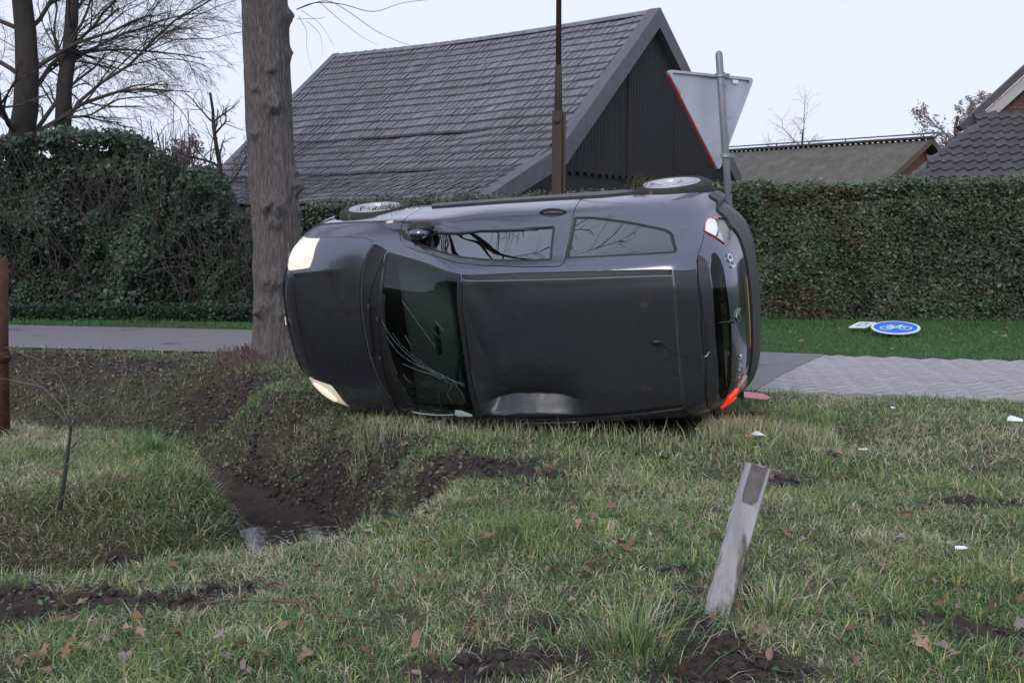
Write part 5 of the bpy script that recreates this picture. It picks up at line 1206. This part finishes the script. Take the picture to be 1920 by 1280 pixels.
# ================================================================== signs, posts and debris
galv = mat('galvanised_steel', (.24, .25, .28), .5, .5, .15, 12, dirt=(.12, .10, .09), dirtamt=.20, dscale=10)
alu = mat('sign_back', (.45, .48, .55), .5, .3, .08, 5, dirt=(.30, .31, .33), dirtamt=.15, dscale=6)
redp = mat('sign_red', (.45, .03, .04), .4, 0, .05, 8)
def rounded(pts, r, n=5):
    out = []; N_ = len(pts)
    for i in range(N_):
        p, a, b = pts[i], pts[i-1], pts[(i+1) % N_]; u = unit(a-p); v = unit(b-p)
        for k in np.linspace(0, 1, n): q = (1-k)**2*(p+u*r)+2*(1-k)*k*p+k**2*(p+v*r); out.append(q)
    return out
c3 = [at(1249, 131, 7.95), at(1412, 147, 8.4), at(1346, 322, 8.2)]; nrm = np.cross(c3[1]-c3[0], c3[2]-c3[0]); nrm = unit(nrm); nrm = nrm if nrm[1] < 0 else -nrm      # towards the viewer
ys_ = thing('give_way_sign', (at(1346, 400, 8.1)[0]+.02, 8.1, 0), 'grey back of a triangular road sign clamped to a steel pole behind the car', 'road sign')
tri = rounded(c3, .05)
MB().prism([p-nrm*.004 for p in tri], -nrm*.006).build('sign_plate', alu, ys_)
MB().prism([p-nrm*.0125 for p in tri], -nrm*.004).build('sign_face', redp, ys_)
cen = sum(c3)/3; V = []; n = len(tri)
for p in tri:
    i = unit(cen-p); V += [p+i*.0-nrm*.012, p+nrm*.016, p+i*.038+nrm*.016, p+i*.038-nrm*.003]
F = [(4*i+j, 4*i+(j+1) % 4, 4*((i+1) % n)+(j+1) % 4, 4*((i+1) % n)+j) for i in range(n) for j in range(4)]
child('folded_rim', V, F, alu, ys_)
e0_, e1_ = c3[0], c3[2]; dd = unit(e1_-e0_); oo = unit(np.cross(dd, nrm)); oo = oo if oo[0] < 0 else -oo
MB().bar(e0_+dd*.05+oo*.004, e1_-dd*.06+oo*.004, .005, .02, tuple(nrm)).build('red_edge', redp, ys_)
pt, pb = at(1339, 100, 8.12), at(1357, 372, 8.12); pd = unit(pt-pb); foot = pb-pd*(pb[2]+.1)/pd[2]
off = nrm*.055
mb = MB().tube([foot+off, pt+off-pd*.02, pt+off-pd*.005, pt+off+pd*.008], [.029, .029, .025, .012], 16); mb.build('pole', galv, ys_, True)
for py in (143, 293):
    pc = at(1339+18*(py-100)/272, py, 8.12)+off; mb = MB(); sx = unit(np.cross(nrm, pd)); Rm = np.stack([sx, nrm, pd], 1)
    mb.lathe([(.040, -.016), (.041, .016), (.034, .016), (.034, -.016)], pc, pd, 20); mb.build('clamp', galv, ys_, True)
    MB().box(pc-sx*.075-nrm*.035, (.09, .02, .032), Rm).build('clamp_bracket', galv, ys_)
stk = at(1376, 154, 8.30); Rm = np.stack([unit(c3[1]-c3[0]), nrm, np.cross(unit(c3[1]-c3[0]), nrm)], 1)
MB().box(stk+nrm*.02, (.055, .002, .028), Rm).build('sticker', whitep, ys_)

# lamp post
LY = 14.3; lx = at(1047, 400, LY)[0]; lp = thing('lamp_post', (lx, LY, 0), 'brown steel lamp post set in a broad channel sleeve in front of the barn', 'lamp post')
rust = mat('brown_steel', (.075, .052, .042), .7, .2, .2, 10, stretch=(1, 1, .2), dirt=(.12, .07, .05), dirtamt=.12, dscale=5)
zc = at(1047, 208, LY)[2]; z2 = at(1047, 125, LY)[2]
mb = MB(); w_ = .095
mb.prism([(lx-w_, LY-.05, -.1), (lx-w_*.35, LY-.085, -.1), (lx+w_*.35, LY-.085, -.1), (lx+w_*.55, LY-.04, -.1), (lx+w_*.55, LY+.07, -.1), (lx-w_, LY+.07, -.1)], (0, 0, zc+.1)); mb.build('sleeve', rust, lp)
MB().prism([(lx+w_*.62, LY-.06, -.1), (lx+w_, LY-.06, -.1), (lx+w_, LY+.06, -.1), (lx+w_*.62, LY+.06, -.1)], (0, 0, zc+.08)).build('sleeve_flange', rust, lp)
MB().tube([(lx-.01, LY, zc-.3), (lx-.01, LY, z2), (lx-.01, LY, z2+.02)], [.058, .050, .042], 14).build('lower_pole', rust, lp, True)
MB().tube([(lx-.01, LY, z2-.05), (lx-.012, LY, 8.0)], [.040, .030], 12).build('upper_pole', rust, lp, True)
MB().lathe([(0., -.02), (.05, -.02), (.05, .0), (.03, .01)], (lx-.035, LY-.088, zc-.14), (0, 1, 0), 10).build('bolt', rust, lp, True)
mb = MB(); mb.box((lx, LY-.45, 8.0), (.16, .7, .12)); bevel(mb.build('lamp_head', galv, lp), .03)

# leaning post in the foreground
B0 = ground(1352, 1150, 0); B0[2] = -.12+0*B0[2]; B0 = at(1340, 1165, B0[1]); T0 = at(1424, 868, B0[1]+.10); dd = unit(T0-B0)
sx = unit(np.cross(dd, (0, 1, 0))); sx = sx if sx[0] > 0 else -sx; sy = np.cross(dd, sx); sy = sy if sy[1] < 0 else -sy       # sy towards the viewer
lpost = thing('leaning_post', tuple(B0), 'muddy white plastic marker post knocked askew in the torn grass', 'post')
wpl = mat('post_plastic', (.37, .355, .37), .5, 0, .3, 9, dirt=(.125, .10, .088), dirtamt=.40, dscale=12, stretch=(1.6, 1.6, .28))
prof = [(-.056, -.028), (-.056, .010), (-.048, .022), (-.015, .024), (.018, .024), (.046, .022), (.056, .010), (.058, -.028), (.050, -.028), (.045, -.004), (.034, .010), (-.036, .012), (-.046, -.002), (-.050, -.028)]
prof = prof; Lp_ = np.linalg.norm(T0-B0); prof = [(a*.86, b) for a, b in prof]; ring = lambda f, k=1.: [B0+dd*(Lp_*f-(0 if f < 1 else abs(a)*.35))+sx*a*k+sy*b*k for a, b in prof]
V = []; fr_ = list(np.linspace(-.18, .985, 20))+[1.0]
for f in fr_: V += ring(f, 1. if f < 1 else .96)
n = len(prof); F = [(i*n+j, i*n+(j+1) % n, (i+1)*n+(j+1) % n, (i+1)*n+j) for i in range(len(fr_)-1) for j in range(n)]+[tuple((len(fr_)-1)*n+j for j in range(n))]
sharp(child('post_shell', V, F, wpl, lpost), 40)
dk = mat('worn_recess', (.13, .115, .115), .7, 0, .3, 30, dirt=(.05, .04, .035), dirtamt=.2, dscale=20)
q = [(-.036, .985), (-.038, .80), (-.032, .75), (.010, .745), (.024, .78), (.028, .985)]
mb = MB().prism([B0+dd*(Lp_*f)+sx*a+sy*.0255 for a, f in q], sy*.003); mb.build('reflector_recess', dk, lpost)

# rusty fence post at the left edge
fp = ground(2, 812, 0); fpz = float(hgt(fp[:1], fp[1:2])[0]); rp_t = thing('rusty_fence_post', (fp[0], fp[1], fpz), 'rusty steel fence post with a bolted collar on the field edge', 'post')
rs = mat('rust', (.075, .030, .020), .85, .2, .4, 14, bump=.5, bscale=50, dirt=(.03, .018, .014), dirtamt=.3, dscale=9)
zt = at(2, 485, fp[1])[2]
tx_ = at(3, 485, fp[1])[0]; MB().tube([(fp[0], fp[1], fpz-.2), ((fp[0]+tx_)/2, fp[1], (fpz+zt)/2), (tx_, fp[1], zt)], [.052, .046, .042], 14).build('post', rs, rp_t, True)
cq = at(2, 668, fp[1]); zq = cq[2]; mb = MB().lathe([(.046, -.035), (.060, -.035), (.060, .035), (.046, .035)], (cq[0], fp[1], zq), (0, 0, 1), 14); mb.build('collar', rs, rp_t, True)
MB().tube([(cq[0]+.03, fp[1]-.03, zq), (cq[0]+.085, fp[1]-.04, zq)], .014, 6).build('bolt', rs, rp_t, True)

# flattened cycle-path sign and its little arrow plate
blue = mat('sign_blue', (.025, .20, .72), .4, 0, .05, 8); whi = mat('sign_white', (.82, .84, .88), .45, 0, .04, 8); blk = mat('sign_black', (.012, .012, .014), .5)
def frame(c, n_, xdir):
    n_ = unit(np.array(n_, float)); x = np.array(xdir, float); x = unit(x-n_*(x@n_)); return np.array(c, float), x, np.cross(n_, x), n_
bs_c = ground(1679, 615, .10); cs = thing('cycle_path_sign', (bs_c[0], bs_c[1], 0), 'round blue cycle path sign lying flat in the grass before the hedge', 'road sign')
C_, X_, Y_, N_n = frame(bs_c, (-.07, -.16, 1), (1, .25, 0)); disc = lambda r, h, n=40: [C_+X_*r*math.cos(a)+Y_*r*math.sin(a)+N_n*h for a in np.linspace(0, 2*math.pi, n, endpoint=False)]
MB().prism(disc(.30, 0), N_n*.012).build('sign_plate', whi, cs); MB().prism(disc(.268, .0125), N_n*.002).build('blue_field', blue, cs)
def loc(x, y, h=.0165): 
    a = R(-30); return C_+X_*(x*math.cos(a)-y*math.sin(a))+Y_*(x*math.sin(a)+y*math.cos(a))+N_n*h
mb = MB()
def seg(p, q, w=.018): 
    p = np.array(p); q = np.array(q); d = (q-p)/np.linalg.norm(q-p); nn_ = np.array([-d[1], d[0]])*w/2; mb.prism([loc(*(p+nn_)), loc(*(q+nn_)), loc(*(q-nn_)), loc(*(p-nn_))], N_n*.0015)
def ringw(c, r, w=.018):
    for a in range(20): seg((c[0]+r*math.cos(a*math.pi/10), c[1]+r*math.sin(a*math.pi/10)), (c[0]+r*math.cos((a+1)*math.pi/10), c[1]+r*math.sin((a+1)*math.pi/10)), w)
ringw((-.115, -.05), .075); ringw((.115, -.05), .075)
for p, q in (((-.115, -.05), (-.055, .05)), ((-.055, .05), (.07, .055)), ((.07, .055), (-.01, -.05)), ((-.01, -.05), (-.115, -.05)), ((-.01, -.05), (-.065, .085)), ((.115, -.05), (.062, .10)), ((.062, .10), (.10, .105)), ((-.10, .085), (-.03, .085))): seg(p, q)
mb.build('bicycle_symbol', whi, cs)['kind'] = 'stuff'
ap_c = ground(1617, 610, .09); ap = thing('arrow_plate', (ap_c[0], ap_c[1], 0), 'small white plate with two black arrows lying beside the blue round sign', 'road sign')
C_, X_, Y_, N_n = frame(ap_c, (.05, -.16, 1), (1, .1, 0)); Y_ = Y_*1.0+X_*.0
A2 = unit(Y_*.8+X_*.75); mb = MB().prism(rounded([C_-X_*.13-A2*.20, C_+X_*.12-A2*.20, C_+X_*.13+A2*.20, C_-X_*.12+A2*.20], .03), N_n*.012); mb.build('plate', whi, ap)
for sgn, cy in ((1, .07), (-1, -.07)):
    pl = [(-.08, .012), (.02, .012), (.02, .04), (.085, 0), (.02, -.04), (.02, -.012), (-.08, -.012)]
    MB().prism([C_+X_*a*1*sgn+A2*(b+cy)+N_n*.0125 for a, b in pl][::sgn], N_n*.002).build('arrow', blk, ap)

# bits broken off the car
def shard(px, py, name, label, cat, pts, m_, z=.03, tilt=(0, 0), th=.003, group=None):
    c = ground(px, py, 0)
    for _ in range(6): c = ground(px, py, float(hgt(c[:1], c[1:2], False)[0])+z)
    n_ = unit(np.array([tilt[0], tilt[1], 1.])); x = unit(np.cross((0, 1, 0), n_)); y = np.cross(n_, x); t = thing(name, (c[0], c[1], c[2]-z), label, cat, group)
    P = [c+x*a+y*b+n_*(.25*a*a) for a, b in pts]; MB().prism(P, n_*th).build('piece', m_, t)
shard(1418, 744, 'broken_lamp_lens', 'red broken lamp lens lying behind the rear bumper', 'lamp lens', [(-.11, -.05), (.07, -.045), (.12, .0), (.07, .06), (-.09, .07)], redlens, .06, (.1, -.3), .006)
shard(1420, 813, 'plastic_fragment', 'white plastic fragment on the grass beside the lit tail lamp', 'debris', [(-.05, -.01), (-.02, -.03), (.01, -.015), (.06, -.02), (.03, .01), (.0, .035), (-.02, .01)], whitep, .05, (.1, -.4))
shard(1404, 817, 'lamp_fragment', 'dark red lens fragment touching a white fragment on the grass', 'debris', [(-.04, -.015), (.02, -.02), (.03, .01), (-.02, .02)], redlens, .04, (0, -.3))
shard(1901, 786, 'plastic_fragment', 'white plastic fragment close to the edge of the brick paving', 'debris', [(-.06, -.02), (.05, -.03), (.065, .0), (.0, .05), (-.03, .03)], whitep, .05, (0, -.4))
shard(1801, 1026, 'plastic_fragment', 'flat white plastic sliver in the open grass away from the post', 'debris', [(-.03, -.012), (.0, -.015), (.03, -.008), (.022, .008), (-.02, .012)], whitep, .05, (0, -.25))
shard(1674, 764, 'plastic_fragment', 'tiny white speck of plastic just in front of the paving', 'debris', [(-.018, -.01), (.018, -.01), (.012, .014), (-.014, .012)], whitep, .04, (0, -.3))
shard(1558, 851, 'rubber_fragment', 'small black plastic scrap lying on the open grass', 'debris', [(-.035, -.02), (.03, -.015), (.04, .01), (.0, .03), (-.03, .012)], blackp, .05, (.2, -.5), .01)
shard(1618, 842, 'plastic_fragment', 'pale thin plastic splinter near the black scrap', 'debris', [(-.03, -.006), (.03, -.004), (.03, .006), (-.028, .006)], whitep, .04, (0, -.3))

# sapling on the field corner
rg = np.random.default_rng(3); c = ground(118, 948, -.02); sap = thing('sapling', tuple(c), 'spindly bare sapling with arching thin shoots on the field corner', 'sapling')
SY = c[1]
m = MB(); m.tube([at(112, 955, SY), at(120, 905, SY), at(127, 850, SY+.01), at(133, 805, SY+.02), at(130, 775, SY)], [.013, .012, .010, .007, .004], 8); m.build('stem', bark, sap, True)
m = MB()
for pl, w in (([(133, 815), (128, 790), (115, 760), (80, 725), (20, 712), (-30, 705)], .004), ([(131, 780), (127, 740), (112, 705), (75, 675), (10, 650)], .003), ([(130, 800), (150, 770), (158, 730), (150, 690), (120, 650)], .003), ([(134, 840), (165, 805), (200, 775), (225, 740), (238, 690)], .004),
              ([(134, 845), (160, 835), (185, 815)], .003), ([(131, 800), (110, 775), (90, 762), (62, 735)], .003), ([(125, 870), (145, 860), (160, 848)], .003), ([(112, 940), (130, 915), (160, 897)], .004), ([(165, 805), (175, 790), (170, 765), (140, 750)], .0025), ([(200, 775), (222, 735), (230, 700), (222, 660)], .0025), ([(165, 812), (200, 812), (250, 808)], .002)):
    m.tube([at(a, b, SY+.05*math.sin(i*1.7+a)) for i, (a, b) in enumerate(pl)], np.linspace(w, w*.4, len(pl)), 5)
m.build('shoots', mat('shoot_grey', (.15, .12, .11), .8, 0, .2, 10), sap, True)['kind'] = 'stuff'
# little weed against the roof edge
c = ground(1005, 795, -.05); wd = thing('yellow_weed', tuple(c), 'little yellow-green weed standing against the roof edge', 'plant')
m = MB().tube([c, at(1003, 780, c[1]), at(1007, 758, c[1])], [.003, .0025, .002], 5); m.build('stem', mat('weed_stem', (.10, .11, .03), .6), wd, True)
P = np.array([at(a, b, c[1]-.01) for a, b in ((1003, 762), (1010, 766), (998, 772), (1011, 776), (1001, 784), (1008, 787), (997, 780), (1036, 788))]); V, F = leafquads(P, np.array([0, -1, .5])+rg.normal(0, .3, (8, 3)), np.full(8, .045), rg, .8)
for i in range(8): child('leaf', V[i*4:i*4+4], np.array([(0, 1, 2), (0, 2, 3)]), mat('weed_leaf', (.17, .17, .035), .5, 0, .2, 40, trans=.2), wd)
# sticks in the grass
for i, (pl, w, lab) in enumerate((([(498, 1112), (520, 1108), (545, 1125), (560, 1165), (558, 1178)], .006, 'bent reddish stick lying in the grass below the ditch'), ([(380, 1152), (440, 1150), (500, 1146)], .004, 'straight thin stick in the grass near the torn strip of soil'),
                               ([(510, 1150), (560, 1172), (600, 1180), (640, 1188)], .005, 'long brown stick in the grass beside the bent stick'), ([(1100, 1082), (1140, 1072), (1172, 1066)], .006, 'pale straight twig in front of the big tussock'))):
    P = []
    for k, (a, b) in enumerate(pl): c = ground(a, b, 0); P.append((c[0], c[1], float(hgt(c[:1], c[1:2])[0])+.045+.015*math.sin(k*2)))
    st_ = thing('stick', P[0], lab, 'stick'); MB().tube(P, np.linspace(w, w*.5, len(P)), 6).build('twig', mat('stick_bark', (.14, .075, .055), .8, 0, .25, 30), st_, True)
# grass and soil flung onto the upturned wheels
for wx, seed, lab in ((3.0, 1, 'clump of torn grass caught on the upturned rear wheel'), (.95, 2, 'scatter of soil and dead grass on the upturned front wheel')):
    rg = np.random.default_rng(seed); n = 130 if wx > 2 else 200; q = np.stack([wx+rg.normal(0, .035 if wx > 2 else .13, n), np.full(n, -.86 if wx > 2 else -.84), .35+rg.normal(0, .03 if wx > 2 else .05, n)], 1); P = car_w(q)
    t = thing('torn_grass_clump', tuple(P.mean(0)), lab, 'grass'); col = np.where((rg.random(n) < .6)[:, None], [[.16, .14, .06]], [[.06, .045, .03]])*rg.uniform(.6, 1.4, (n, 1))
    V, F, cc = blades(P, rg.uniform(.04, .15, n) if wx > 2 else rg.uniform(.02, .08, n), np.full(n, .005), rg, np.abs(rg.normal(.8, .5, n)), col); tag(child('grass_blades', V, F, grassm, t, False, cc), kind='stuff')
